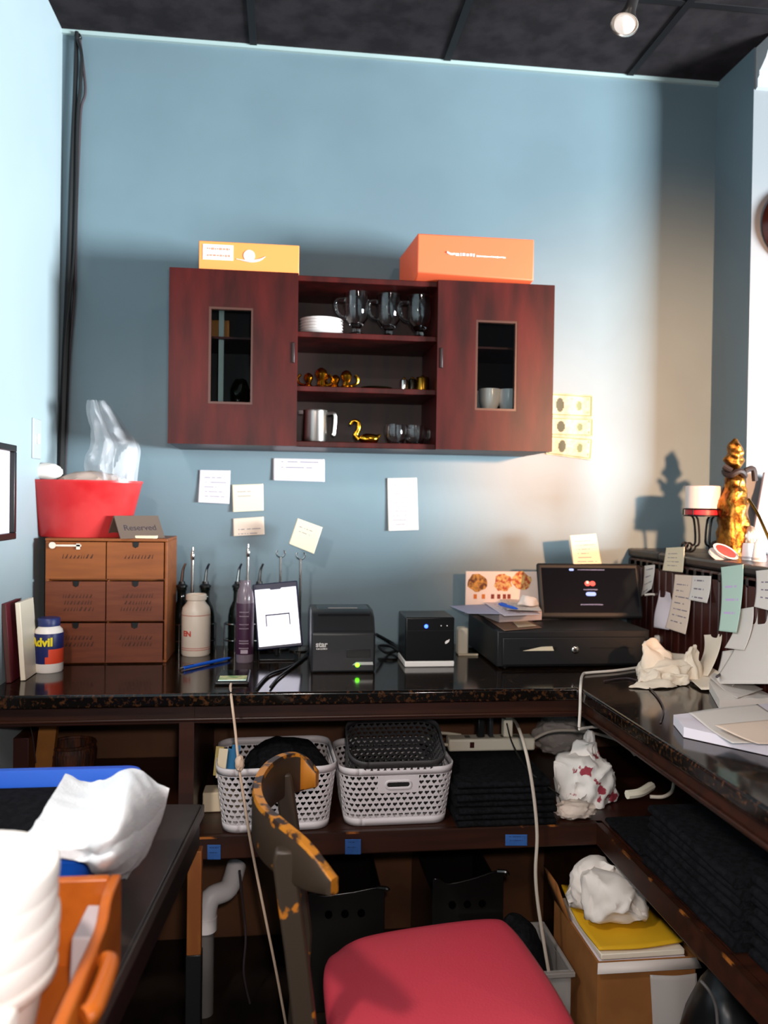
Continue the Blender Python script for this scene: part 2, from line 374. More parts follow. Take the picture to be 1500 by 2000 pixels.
# ---------------------------------------------------------------- wall cabinet
YC = -.29
c0 = P(329, 700, y=YC); c1 = P(1081, 720, y=YC); zt = P(700, 539, y=YC).z; zb = P(700, 874, y=YC).z
xa, xb = P(579, 700, y=YC).x, P(856, 700, y=YC).x
W, H, D = c1.x-c0.x, zt-zb, -YC
print('cabinet', W, H, D, zb)
cab = T('wall_cabinet', 'dark cherry wall cabinet with two glazed doors and open middle shelves', 'cabinet', (c0.x, 0, zb))
ax, bx = xa-c0.x, xb-c0.x; th = .016
b = MB(); b.bb(0, W, -D+.02, -.002, 0, th); b.bb(0, W, -D+.02, -.002, H-th, H); b.bb(0, th, -D+.02, -.002, th, H-th); b.bb(W-th, W, -D+.02, -.002, th, H-th)
b.bb(ax-th, ax, -D+.02, -.012, th, H-th); b.bb(bx, bx+th, -D+.02, -.012, th, H-th)
b.build('carcass', cherry, cab, bevel=.002)
MB().bb(th, W-th, -.012, -.002, th, H-th).build('back_board', cherry_in, cab)
zs1 = P(700, 652, y=YC+.03).z-zb; zs2 = P(700, 757, y=YC+.03).z-zb
for z in (zs1, zs2): MB().bb(ax, bx, -D+.025, -.012, z-th, z).build('shelf', cherry, cab, bevel=.002)
gs = P(970, 680, y=YC+.05).z-zb
gsl = P(450, 660, y=YC+.05).z-zb
MB().bb(bx+th, W-th, -D+.035, -.012, gs-.006, gs).build('inner_shelf', cherry, cab); MB().bb(th, ax-th, -D+.035, -.012, gsl-.006, gsl).build('inner_shelf', cherry, cab)
zin = P(970, 800, y=YC+.05).z-zb
MB().bb(bx+th, W-th, -D+.035, -.012, zin-.010, zin-.004).build('inner_shelf', cherry, cab); MB().bb(th, ax-th, -D+.035, -.012, zin-.016, zin-.01).build('inner_shelf', cherry, cab)
def door(x0, x1, wx0, wx1, wz0, wz1, edge):
    fr = MB(); y0, y1 = -D, -D+.019
    fr.bb(x0, wx0, y0, y1, 0, H); fr.bb(wx1, x1, y0, y1, 0, H); fr.bb(wx0, wx1, y0, y1, 0, wz0); fr.bb(wx0, wx1, y0, y1, wz1, H)
    d = fr.build('door', cherry, cab, smooth=False)
    k = MB(); t = .006
    k.bb(wx0, wx1, y0+.001, y1, wz0, wz0+t); k.bb(wx0, wx1, y0+.001, y1, wz1-t, wz1); k.bb(wx0, wx0+t, y0+.001, y1, wz0+t, wz1-t); k.bb(wx1-t, wx1, y0+.001, y1, wz0+t, wz1-t)
    k.build('glazing_bead', mat('worn_bead_wood', '45251C', .4), d)
    MB().bb(wx0+t, wx1-t, y0+.010, y0+.013, wz0+t, wz1-t).build('pane', door_glass, d)
    h = MB(); ex = x1-.012 if edge > 0 else x0+.012
    h.bb(ex-.004, ex+.004, y0-.004, y0, H*.48, H*.6); h.build('finger_pull', mat('dark_pull_wood', '241010', .4), d, bevel=.002)
    return d
def lx(u, v=700): return P(u, v, y=YC).x-c0.x
def lz(u, v): return P(u, v, y=YC).z-zb
door(0, ax+.003, lx(407), lx(494), lz(450,789), lz(450,600), 1)
door(bx-.003, W, lx(929), lx(1010), lz(970,802), lz(970,626), -1)
MB().bb(lx(424), lx(434), -D+.05, -D+.062, lz(450,800), lz(450,590)).build('reflection_strip', mat('pale_reflected_stripe', '8C8A80', .5), cab)  # pale strip added to stand in for a vertical stripe reflected in the pane
# things in the cabinet (centre bay, depth of items)
YI = YC+.10
def inb(u, z, y=YI): 
    p = P(u, 700, y=y); return Vector((p.x, y, zb+z+.0005))
plate_prof = [(.0,0),(.035,0),(.062,.010),(.064,.0125),(.060,.0125),(.034,.003),(0,.003)]
pm = MB().lathe(plate_prof).build('plate', china); k0 = inb(627, zs1, YI-.005)
nm = ['bottom saucer of the white stack in the cabinet', 'second saucer up in the white stack in the cabinet', 'middle saucer of the white stack in the cabinet', 'fourth saucer up in the white stack in the cabinet', 'topmost saucer of the white stack in the cabinet']
for i, l in enumerate(nm):
    o = pm if i == 0 else pm.copy()
    if i: COL.objects.link(o)
    o.location = k0+Vector((0,0,.0085*i)); tag(o, l, 'saucer', 'white saucers stacked in the cabinet')
def irish_mug(loc, label, scale=1, rz=0, first=None):
    if first:
        o = copy_tree(first); o.location = loc; o.rotation_euler = (0,0,rz); o['label'] = label; return o
    r = T('glass_mug', label, 'mug', loc, rz, 'footed glass mugs on the top cabinet shelf')
    h = .125
    MB().lathe([(0,0),(.03,0),(.031,.004),(.012,.012),(.011,.022),(.022,.034),(.033,.05),(.036,.08),(.036,h),(.0335,h),(.0335,.08),(.030,.052),(.018,.038),(0,.036)]).build('bowl', glassm, r)
    MB().tube([(-.034,0,.105),(-.052,0,.105),(-.062,0,.09),(-.058,0,.068),(-.046,0,.055),(-.033,0,.052)], .0058, n=10).build('handle', glassm, r)
    return r
m1 = irish_mug(inb(695, zs1, YI-.03), 'footed glass mug beside the saucer stack', rz=.0)
irish_mug(inb(758, zs1, YI-.02), 'middle footed glass mug of the three on the top shelf', rz=.1, first=m1)
irish_mug(inb(818, zs1, YI-.02), 'footed glass mug at the right end of the top shelf', rz=.15, first=m1)
# brass pieces on the middle shelf
def shaker(loc, label, rz, s=1):
    r = T('brass_shaker', label, 'ornament', loc, rz, 'brass ornaments on the middle cabinet shelf')
    MB().lathe([(0,0),(.022*s,0),(.024*s,.006),(.012*s,.012),(.009*s,.022*s),(.014*s,.032*s),(.018*s,.042*s),(.014*s,.052*s),(.006*s,.058*s),(0,.060*s)], n=16).build('cup', gold, r)
    MB().tube([(.012,0,.012),(.030,0,.018),(.036,0,.034),(.026,0,.044)], .004, n=8).build('spout', gold, r)
    MB().lathe([(0,0),(.032*s,0),(.034*s,.004),(0,.004)], c=(.0,-.004,0)).build('tray', gold, r)
    return r
shaker(inb(603, zs2), 'small brass piece at the far left of the middle shelf', 2.6, .8)
shaker(inb(628, zs2, YI-.01), 'taller brass piece second on the middle shelf', .4, 1.05)
shaker(inb(656, zs2), 'low brass piece third on the middle shelf', 2.4, .75)
shaker(inb(677, zs2, YI-.015), 'brass piece with a flat top fourth on the middle shelf', .2, .95)
tag(MB().lathe([(0,0),(.042,0),(.05,.006),(.048,.008),(.04,.003),(0,.003)]).build('dark_dish', mat('black_gold_rim', '1A1408', .2, .6)), 'shallow black dish lying in the middle of the middle shelf', 'dish').location = inb(735, zs2, YI-.01)
def pot(loc, label, m, r0, h):
    r = T('metal_pot', label, 'pot', loc, 0, 'small metal pots on the middle cabinet shelf')
    MB().lathe([(0,0),(r0,0),(r0*1.02,h*.9),(r0*.9,h),(r0*.85,h*.95),(0,h*.95)]).build('body', m, r); MB().lathe([(0,0),(.004,0),(.006,.006),(0,.010)], c=(0,0,h*.95)).build('knob', gold, r)
    return r
pot(inb(790, zs2), 'narrow silver pot on the middle shelf', chrome, .012, .036)
pot(inb(806, zs2, YI+.01), 'small black and gold pot beside the narrow silver pot', mat('black_gold_rim'), .012, .04)
pot(inb(826, zs2), 'larger dark pot with gold lid at the right end of the middle shelf', mat('dark_gold', '8A6420', .25, 1), .02, .045)
# bottom shelf
r = T('steel_pitcher', 'polished steel pitcher on the bottom cabinet shelf', 'pitcher', inb(617, th, YI-.02))
MB().lathe([(0,0),(.034,0),(.036,.004),(.034,.088),(.036,.093),(.033,.093),(.031,.09),(.031,.006),(0,.006)]).build('body', steel, r)
MB().tube([(.034,0,.085),(.054,0,.086),(.058,0,.07),(.055,0,.03),(.052,0,.022)], .006, n=8).build('handle', steel, r); MB().prism([(-.035,-.008),(-.048,0),(-.035,.008)], .082, .092).build('spout', steel, r)
r = T('swan_figurine', 'gold swan figurine on the bottom cabinet shelf', 'figurine', inb(712, th, YI-.02))
MB().tube([(-.014,0,.012),(-.022,0,.025),(-.014,0,.045),(-.016,0,.062),(-.030,0,.066),(-.040,0,.055)], lambda t: .0085-.004*t, n=10).build('neck', gold, r)
b = crumple((.016,0,0), (.062,.036,.030), 3, .08, 2, 3, False); b.build('body', gold, r); MB().tube([(.035,0,.016),(.05,0,.028)], lambda t: .009-.006*t, n=8, smooth=False).build('tail', gold, r)
def cup(loc, label, rz, m, sc=1):
    r = T('glass_cup', label, 'cup', loc, rz, 'round glass cups on the bottom cabinet shelf')
    MB().lathe([(0,0),(.022,0),(.030,.02),(.033,.04),(.030,.058),(.028,.058),(.030,.04),(.027,.02),(.02,.006),(0,.005)]).build('bowl', m, r)
    MB().tube([(.031,0,.05),(.046,0,.046),(.046,0,.024),(.029,0,.018)], .004, n=8).build('handle', m, r); return r
cup(inb(775, th, YI-.02), 'larger round glass cup at right on the bottom shelf', .1, glassm); cup(inb(812, th, YI), 'round glass cup against the right side of the bottom shelf', .3, glassm)
def wcup(u, label, y):
    p = P(u, 700, y=y); r = T('white_cup', label, 'cup', (p.x, y, zb+zin-.003), .6, 'white cups behind the right glass door')
    MB().lathe([(0,0),(.018,0),(.022,.006),(.031,.03),(.032,.066),(.0295,.066),(.028,.03),(.018,.010),(0,.010)]).build('bowl', china, r); MB().tube([(.031,0,.055),(.046,0,.05),(.044,0,.028),(.029,0,.02)], .0045, n=8).build('handle', china, r)
wcup(957, 'white cup behind the right glass door, nearer the middle of the cabinet', YC+.08); wcup(994, 'white cup behind the right glass door, towards its outer side', YC+.08); wcup(924, 'white cup half hidden by the inner edge of the right glass door', YC+.15)
p = P(428, 660, y=YC+.10); tag(MB().bb(-.045, .03, -.02, .02, 0, .055).build('carton', mat('orange_reflection', 'D9822E', .5), bevel=.002), 'orange block standing in for a reflection in the left glass door', 'box').location = (p.x, YC+.10, zb+gsl+.0005)  # orange block added to stand in for a reflection in the pane
p = P(470, 780, y=YC+.10); b = crumple((0,0,0), (.05,.05,.08), 5, .2, 2, 3); tag(b.build('dark_ornament', mat('black_gold_rim')), 'dark glinting ornament low behind the left glass door', 'ornament').location = (p.x, YC+.1, zb+zin-.009)
# boxes on top
def strokes(x0, x1, z, h, n, y, seed, b=None):
    b = b or MB(); rn = random.Random(seed); x = x0
    while x < x1:
        wd = rn.uniform(.3, 1)*h*1.2; b.bb(x, min(x+wd, x1), y-.0006, y, z-h/2*rn.uniform(.6, 1), z+h/2*rn.uniform(.6, 1)); x += wd+h*.3
    return b
whitepr = mat('white_print', 'EFE6E0', .6)
q0, q1 = P(388, 519, y=YC+.01), P(584, 527, y=YC+.01); bw = q1.x-q0.x; bh = P(480,466,y=YC+.01).z-P(480,522,y=YC+.01).z
r = T('orange_box', 'flat orange box with a white sticker on top of the cabinet', 'box', ((q0.x+q1.x)/2, YC+.01, zt+.0005), 0)
MB().bb(-bw/2, bw/2, 0, .2, 0, bh).build('carton', orange_box, r, bevel=.002)
MB().bb(-bw*.46, -bw*.16, -.0015, 0, bh*.35, bh*.88).build('sticker', whitepr, r)
b = strokes(-bw*.42, -bw*.19, bh*.73, .007, 1, -.0016, 4); strokes(-bw*.42, -bw*.19, bh*.5, .007, 1, -.0016, 9, b); b.build('sticker_print', mat('orange_red_print', 'E3836A', .6), r)
b = MB(); b.tube([(-bw*.13,-.001,bh*.42),(0,-.001,bh*.36),(bw*.1,-.001,bh*.42),(bw*.16,-.001,bh*.55)], lambda t: .004*math.sin(math.pi*min(max(t,.1),.9))); b.cyl((0,-.002,bh*.55), (0,.001,bh*.55), .016); b.build('emblem', mat('pale_pink_print2', 'F3C9BF', .6), r)
q0, q1 = P(815, 540, y=YC-.02), P(1042, 552, y=YC-.02); bw = q1.x-q0.x; bh = P(930,462,y=YC-.02).z-P(930,546,y=YC-.02).z
r = T('orange_box', 'larger red-orange box with white lettering on the right of the cabinet top', 'box', ((q0.x+q1.x)/2, YC-.02, zt+.0005), -.0)
MB().add([(-bw/2,0,.012),(bw/2,0,.004),(bw/2,0,bh),(-bw/2,0,bh),(-bw/2-.018,.24,.0),(bw/2-.018,.24,0),(bw/2-.018,.24,bh),(-bw/2-.018,.24,bh),(-bw/2,.03,0),(bw/2,.03,0)], [(0,1,2,3),(4,7,6,5),(3,2,6,7),(0,3,7,4,8),(1,9,5,6,2),(0,8,9,1),(8,4,5,9)]).build('carton', redor_box, r, bevel=.003)
b = strokes(-.06, -.005, bh*.56, .009, 1, -.001, 2); b.tube([(-.085,-.0012,bh*.60),(-.075,-.0012,bh*.56),(-.062,-.0012,bh*.57)], .003); strokes(.0, .085, bh*.54, .005, 1, -.001, 11, b); b.build('lettering', whitepr, r)
# banknotes
billm = mat('banknote_paper', 'B9AB8C', .8, var='A89C7C', scale=60); billi = mat('banknote_green_ink', '6B7350', .8); billd = mat('banknote_dark_ink', '4B4A38', .8)
def bill(label, px, seed):
    c = [P(u, v, y=-.004) for u, v in px]; tl, tr, br, bl = c; cen = sum(c, Vector())/4
    r = T('banknote', label, 'banknote', cen, 0, 'banknotes taped to the wall beside the cabinet')
    NU, NV = 44, 20
    rows = [[tl.lerp(tr, i/NU).lerp(bl.lerp(br, i/NU), j/NV)-cen+Vector((0, -.002*math.sin(i*.3+seed), 0)) for i in range(NU+1)] for j in range(NV+1)]
    def mi(i, j):
        s, t = (i+.5)/NU, (j+.5)/NV
        if (abs(s-.5) > .44 or abs(t-.5) > .40) and abs(s-.5) < .475 and abs(t-.5) < .45: return 1
        if ((s-.33)/.08)**2+((t-.5)/.32)**2 < 1: return 2
        if ((s-.72)/.06)**2+((t-.5)/.2)**2 < 1: return 1
        return 0
    MB().grid(rows, mi).build('note', [billm, billi, billd], r, solid=.0004, recalc=False)
    dx = (tr-tl)
    for s, t, sz in ((.9,.2,.012),(.9,.78,.012),(.57,.22,.008)):
        lettering('1', sz, billd, r, tl.lerp(tr, s).lerp(bl.lerp(br, s), t)-cen+Vector((0,-.0035,0)), (math.pi/2,0,0), name='numeral')
bill('uppermost of the three banknotes taped beside the cabinet', [(1062,766),(1159,772),(1158,816),(1062,812)], 1)
bill('middle of the three banknotes taped beside the cabinet', [(1064,814),(1160,817),(1159,853),(1064,850)], 2)
bill('lowest of the three banknotes, tilted below the other two', [(1070,850),(1159,856),(1156,899),(1066,887)], 3)
# ceiling spotlight
p = P(1226, 30, y=-.55)
r = T('ceiling_spotlight', 'silver ceiling spotlight head near the top of the room', 'spotlight', (p.x, p.y, p.z))
qd = Vector((-.35, -.25, -.9)).normalized(); M = qd.to_track_quat('Z', 'Y').to_matrix()
MB().lathe([(0,-.06),(.014,-.06),(.016,-.02),(.020,.0),(.034,.03),(.036,.034),(.032,.032),(.018,.0),(0,0)], M=M).build('shade', steel, r)
MB().lathe([(0,.004),(.02,.01),(.028,.026),(.026,.036),(.012,.044),(0,.046)], M=M).build('bulb', mat('frosted_bulb', 'E8E2DC', .3, emit='FFE9D8', es=.5), r)
top = ZC-p.z; MB().tube([qd*-.055, qd*-.09, (.045,.03,top-.03), (.045,.03,top-.002)], .008).build('arm', chrome, r); MB().lathe([(0,top-.016),(.03,top-.016),(.032,top-.001),(0,top-.001)], c=(.045,.03,0)).build('base', chrome, r)
# clock
p = P(1556, 442, y=YP)
r = T('wall_clock', 'round brown wooden wall clock cut off by the picture edge', 'clock', (p.x, YP-.002, p.z), rot=(math.pi/2,0,0))
MB().lathe([(.092,0),(.118,0),(.122,.012),(.112,.028),(.098,.022),(.092,.012)], n=40).build('rim', mat('brown_clock_wood', '3F170B', .25), r)
MB().lathe([(0,.001),(.093,.001),(.093,.008),(0,.008)], n=40).build('dial', mat('clock_face', 'D9D0D4', .5), r)
for i in range(12):
    a = i*math.pi/6; MB().box((.08*math.sin(a), .08*math.cos(a), .0085), (.004,.012,.001), -a).build('hour_mark', black, r)
MB().box((0,.028,.010), (.004,.06,.001)).build('hand', black, r); MB().box((.02,.0,.011), (.045,.004,.001)).build('hand', black, r)

# ---------------------------------------------------------------- things on the back counter
ZT = .9103
# box of six small drawers
q0, q1 = P(90, 1296, z=.91), P(322, 1296, z=.91); yb = (q0.y+q1.y)/2; bw = q1.x-q0.x+.006; bh = P(220, 1052, y=yb).z-.91
bxr = T('drawer_box', 'small wooden box of six drawers at the left end of the counter', 'drawer box', ((q0.x+q1.x)/2, yb, ZT))
d = min(.20, -yb-.004); t = .008
b = MB(); b.bb(-bw/2, bw/2, .004, d, 0, t); b.bb(-bw/2, bw/2, 0, d, bh-t, bh); b.bb(-bw/2, -bw/2+t, .004, d, t, bh-t); b.bb(bw/2-t, bw/2, .004, d, t, bh-t); b.bb(-bw/2+t, bw/2-t, d-.006, d, t, bh-t); b.bb(-.003, .003, .02, d-.006, t, bh-t)
for k in (1, 2): b.bb(-bw/2+t, bw/2-t, .02, d-.006, k*bh/3-.003, k*bh/3+.003)
b.build('carcass', drawer_wood, bxr, bevel=.0015)
rn = random.Random(3)
for row in range(3):
    for c in (-1, 1):
        x0, x1 = (-bw/2+.004, -.0015) if c < 0 else (.0015, bw/2-.010)
        z0, z1 = row*bh/3+.004, (row+1)*bh/3-.003
        if row == 2: z1 = bh-.010
        xm = (x0+x1)/2; hw, hd = .010, .016; yf = -.006-.004*rn.random()
        if row == 2 and c < 0: dr = MB().bb(x0, x1, yf, yf+.009, z0, z1)
        else: dr = MB().prism([(x0,z0),(x1,z0),(x1,z1),(xm+hw,z1),(xm+hw*.8,z1-hd*.75),(xm,z1-hd),(xm-hw*.8,z1-hd*.75),(xm-hw,z1),(x0,z1)], yf, yf+.009, 'y')
        dr.bb(x0+.004, x1-.004, yf+.009, d*.8, z0+.002, z0+.006)
        o = dr.build('drawer', drawer_wood if row == 2 else drawer_wood2, bxr, smooth=False)
        MB().bb(xm-hw*1.2, xm+hw*1.2, yf+.0092, yf+.012, z1-hd*1.2, z1).build('finger_hole', black, o)
        b = MB(); z = z1-.045
        for ln in range(1+(row < 2)+(row == 1)):
            x = xm-.045+.02*rn.random()
            while x < xm+.045:
                l = rn.uniform(.004,.010); b.add([(x,yf-.0006,z),(x+l*.6,yf-.0006,z),(x+l,yf-.0006,z+.008+.006*rn.random()),(x+l*.8,yf-.0006,z+.009+.004*rn.random())], [(0,1,2,3)]); x += l+.002
            z -= .018
        b.build('handwriting', mat('faded_marker', '43200F', .7), o, recalc=False)
b = MB(); b.bb(-bw*.45, -bw*.20, -.012, -.0105, bh-.022, bh-.017); b.lathe([(0,0),(.009,0),(.009,.002),(0,.002)], c=(-bw*.43,-.013,bh-.019), M=Matrix.Rotation(math.pi/2,3,'X')); b.bb(-bw*.24, -bw*.21, -.012, -.0105, bh-.030, bh-.014)
b.build('torn_tape', mat('torn_white_tape', 'D8CBBB', .7), bxr)
zt2 = ZT+bh
# red tub
ym = yb+.10
p0, p1 = P(48, 937, y=ym), P(279, 937, y=ym); rt = (p1.x-p0.x)/2; hh = p0.z-zt2; cx = (p0.x+p1.x)/2
rt2 = (P(248,1045,y=ym).x-P(78,1045,y=ym).x)/2
tub = T('red_tub', 'red plastic tub full of odds and ends on top of the drawer box', 'tub', (cx, ym, zt2+.0005))
MB().lathe([(0,0),(rt2,0),(rt2+.004,.004),(rt*.985,hh-.008),(rt,hh-.006),(rt,hh),(rt*.96,hh),(rt2-.004,.008),(0,.006)], n=48, sy=.62).build('bowl', redplastic, tub)
pb = P(215, 935, y=ym)
tag(crumple((0,0,-.03), (.17,.09,.075), 12, .22, 2.6, 3, True, False).build('crumpled_wrapper', clear_plastic('tan_wrapper_film', (.55,.4,.33), .75, .4)), 'tan plastic wrapper lying inside the red tub', 'wrapper').location = (cx+.02, ym, zt2+hh-.02)
ctrl = []
for (u0, u1, v) in ((168,262,945),(165,268,900),(178,268,868),(176,245,840),(170,222,805),(172,205,782)):
    ctrl.append([P(u0, v, y=ym+.01), P(u0*.7+u1*.3, v-4, y=ym-.035), P((u0+u1)/2, v+3, y=ym-.01), P(u0*.3+u1*.7, v-3, y=ym-.045), P(u1, v, y=ym+.012)])
g = patch(ctrl, 6, 6); oo = g[0][0].copy()
g2 = [[p-oo+Vector((0, .035+.03*abs(noise.noise(p*14)), 0)) for p in r[::-1]] for r in g]
g = [[p-oo+Vector((0, .045*(noise.noise(p*22)), .012*noise.noise(p*30))) for p in r] for r in g]
b = MB().grid(g); b.grid(g2)
tag(b.build('plastic_bag', bag_m, recalc=False), 'clear crinkled plastic bag standing up out of the red tub', 'bag').location = oo
o = crumple((0,0,0), (.085,.05,.045), 4, .12, 2, 3, True, False).build('paper_napkin', paper); o.location = P(90, 936, y=ym-.02); tag(o, 'white folded paper poking out of the left side of the red tub', 'napkin')
# tent sign + card
p = P(258, 1050, y=yb+.015)
r = T('tent_sign', 'grey-brown folded tent sign reading Reserved on the drawer box', 'sign', (p.x+.004, yb+.052, zt2+.0005), .62)
b = MB(); w2, h2, s2 = .066, .062, .045
b.prism([(-s2,0),(-s2+.004,0),(0,h2-.004),(s2-.004,0),(s2,0),(.002,h2),(-.002,h2)], -w2, w2, 'x'); b.build('folded_card', mat('taupe_sign', '64544A', .5), r)
lettering('Reserved', .026, inkd, r, (0, -s2*.55-.001, h2*.46), (math.atan2(h2, s2), 0, 0))
o = MB().box((0,0,.004), (.058,.022,.008)).build('folded_card', papery, bevel=.001); tag(o, 'small pale yellow folded card in front of the tent sign', 'card'); o.location = P(286, 1049, y=yb+.012); o.location.z = zt2+.0006; o.rotation_euler.z = -.1
# pill bottle
p = P(93, 1312, z=.91); s = mpp(p); rr = 27*s
r = T('pill_bottle', 'white pill bottle with dark blue cap and blue and orange label by the drawer box', 'bottle', (p.x, p.y+.01, ZT)); hB = 105*s
MB().lathe([(0,0),(rr*.94,0),(rr,.004),(rr,hB*.70),(rr*.93,hB*.78),(rr*.72,hB*.84),(rr*.72,hB*.86),(0,hB*.86)]).build('body', white, r)
MB().lathe([(0,hB*.85),(rr*.76,hB*.85),(rr*.78,hB*.98),(rr*.72,hB),(0,hB)]).build('cap', mat('navy_cap', '1E2C63', .4), r)
lab = MB().lathe([(rr*1.004,hB*.17),(rr*1.012,hB*.18),(rr*1.012,hB*.30),(rr*1.012,hB*.44),(rr*1.012,hB*.72),(rr*1.004,hB*.725)]).build('label', [mat('navy_label', '16205A', .4), mat('orange_label', 'D8482A', .4)], r)
for pl in lab.data.polygons:
    c = pl.center
    if c.z < hB*.44 and c.x > (-.1*rr if c.z < hB*.3 else .25*rr): pl.material_index = 1
def wrap_text(txt, size, m, parent, rad, z, a0=0, bold=0, name='lettering', sx=1):
    o = lettering(txt, size, m, parent, (0,0,0), name=name, bold=bold, sx=sx); o.rotation_euler = (0,0,0)
    for v in o.data.vertices:
        a = v.co.x/rad+a0; q = rad+.0006+v.co.z; v.co = Vector((q*math.sin(a), -q*math.cos(a), z+v.co.y))
    return o
wrap_text('Advil', .030, mat('yellow_print', 'E6D21A', .4), r, rr*1.012, hB*.57, -.32, .0012)
# booklets at the left edge
for i, (u0, v0, u1, v1, m, l) in enumerate(((8,1170,22,1318,cream,'cream-edged booklet standing at the left end of the counter'), (-8,1172,8,1322,mat('maroon_cover','5A1420',.5),'maroon booklet leaning behind the cream-edged one'))):
    p = P(u1, v1, z=.91); hgt = (v1-v0)*mpp(p)
    o = T('booklet', l, 'booklet', (XL+.050-.026*i, p.y-.075, ZT+.001), 0, 'booklets at the left end of the counter', rot=(0, -.075, 0))
    MB().bb(-.012, 0, 0, .11, 0, hgt).build('cover', mat('maroon_cover') if i else m, o, bevel=.001); MB().bb(-.0105, -.0015, -.001, .0, .002, hgt-.002).build('page_edges', cream if i == 0 else mat('dark_page_edges', '4A2A24', .6), o)
# white supplement bottle
p = P(383, 1277, z=.91); s = mpp(p); rr = 27.5*s; hB = 118*s
r = T('plastic_bottle', 'uncapped white plastic bottle with red print beside the drawer box', 'bottle', (p.x, p.y-.012, ZT))
MB().lathe([(0,0),(rr*.93,0),(rr,.005),(rr,hB*.70),(rr*.94,hB*.78),(rr*.64,hB*.87),(rr*.62,hB*.90),(rr*.72,hB*.91),(rr*.72,hB*.985),(rr*.66,hB),(rr*.60,hB),(rr*.58,hB*.9),(0,hB*.88)]).build('body', mat('warm_white_plastic', 'D9CBBB', .35), r)
for z in (.10, .13, .66): MB().lathe([(rr*1.003,hB*z),(rr*1.008,hB*z+.0005),(rr*1.008,hB*z+.0015),(rr*1.003,hB*z+.002)]).build('label_line', mat('faded_red_print', 'B5604E', .5), r)
wrap_text('EN', .021, redink, r, rr, hB*.37, -.55, .0008)
# oil and vinegar caddies
bottleg = mat('dark_green_glass', '0C120E', .08)
def cruet(px, side, label, first=None):
    p = P(px, 1262, y=-.07)
    if first:
        o = copy_tree(first); o.location = (p.x, -.07, ZT); o['label'] = label; return o
    o = T('pour_bottle', label, 'bottle', (p.x, -.07, ZT), .5*side, 'bottles with pour spouts by the wall')
    MB().lathe([(0,0),(.026,0),(.028,.004),(.028,.10),(.024,.125),(.013,.15),(.0125,.178),(.0145,.18),(.0145,.19),(0,.19)]).build('bottle', bottleg, o)
    MB().lathe([(0,.19),(.017,.19),(.017,.195),(.010,.20),(.009,.207),(0,.207)]).build('stopper', black, o)
    MB().tube([(0,0,.205),(.002,0,.225),(.005,0,.245),(.013,0,.262)], lambda t: .006-.003*t, n=8).build('spout', chrome, o)
    return o
c1b = cruet(354, -1, 'dark bottle with pour spout against the drawer box side')
cruet(400, 1, 'dark bottle with pour spout behind the white plastic bottle, to its right', c1b)
cruet(463, -1, 'dark bottle with pour spout just left of the purple-labelled bottle', c1b); cruet(505, 1, 'dark bottle with pour spout behind the lit tablet', c1b)
def caddy(px, v, label):
    p = P(px, 1262, y=-.07); top = P(px, v, y=-.07).z-ZT
    o = T('cruet_caddy', label, 'caddy', (p.x, -.07, ZT), 0, 'wire caddies for pour bottles')
    b = MB()
    for sx in (-1, 1):
        for z in (.03, .08): b.tube([(sx*.036+.033*math.cos(a), .033*math.sin(a), z) for a in [k*math.pi/8 for k in range(17)]], .0018, n=6, smooth=False)
        for a in (0, math.pi/2, math.pi, 1.5*math.pi): b.cyl((sx*.036+.033*math.cos(a), .033*math.sin(a), 0), (sx*.036+.033*math.cos(a), .033*math.sin(a), .08), .0018, n=6)
    b.build('wire_basket', chrome, o); MB().tube([(0,-.02,.02),(0,-.02,top-.03),(0,-.02,top)], lambda t: .004-.002*max(0,t-.8)*5, n=10, smooth=False).build('carrying_rod', chrome, o)
    MB().lathe([(0,0),(.005,.008),(.006,.02),(.003,.035),(0,.04)], c=(0,-.02,top-.045)).build('knob', chrome, o); return o
caddy(376, 1068, 'wire cruet caddy with a tall rod behind the white plastic bottle'); caddy(483, 1062, 'wire cruet caddy with a tall rod behind the purple-labelled bottle')
# purple labelled bottle
p = P(477, 1294, z=.91); s = mpp(p); rr = 17*s; hB = 160*s
r = T('slim_bottle', 'slim clear bottle with a dark purple label left of the lit tablet', 'bottle', (p.x, p.y+.012, ZT))
MB().lathe([(0,0),(rr*.95,0),(rr,.004),(rr,hB*.75),(rr*.85,hB*.88),(rr*.65,hB*.92),(rr*.65,hB),(0,hB)]).build('body', mat('mauve_plastic', '8C7C86', .2, trans=.4), r)
MB().lathe([(rr*1.005,hB*.10),(rr*1.02,hB*.105),(rr*1.02,hB*.72),(rr*1.005,hB*.725)]).build('label', mat('purple_label', '3A1B33', .45), r)
b = MB(); rn = random.Random(5)
for z in (.62,.57,.47,.42,.27,.24,.18):
    b = MB()
    for a in [k*.16-.55 for k in range(7)]:
        if True: b.box((rr*1.024*math.sin(a), -rr*1.024*math.cos(a), hB*z), (.0024,.001,.0022 if z > .4 else .003), a)
    b.build('label_print', mat('pale_label_print', 'A08E98', .6), r)
MB().box((0,-rr*1.022,hB*.14), (.020,.002,.010)).build('label_print', mat('pale_label_print'), r)
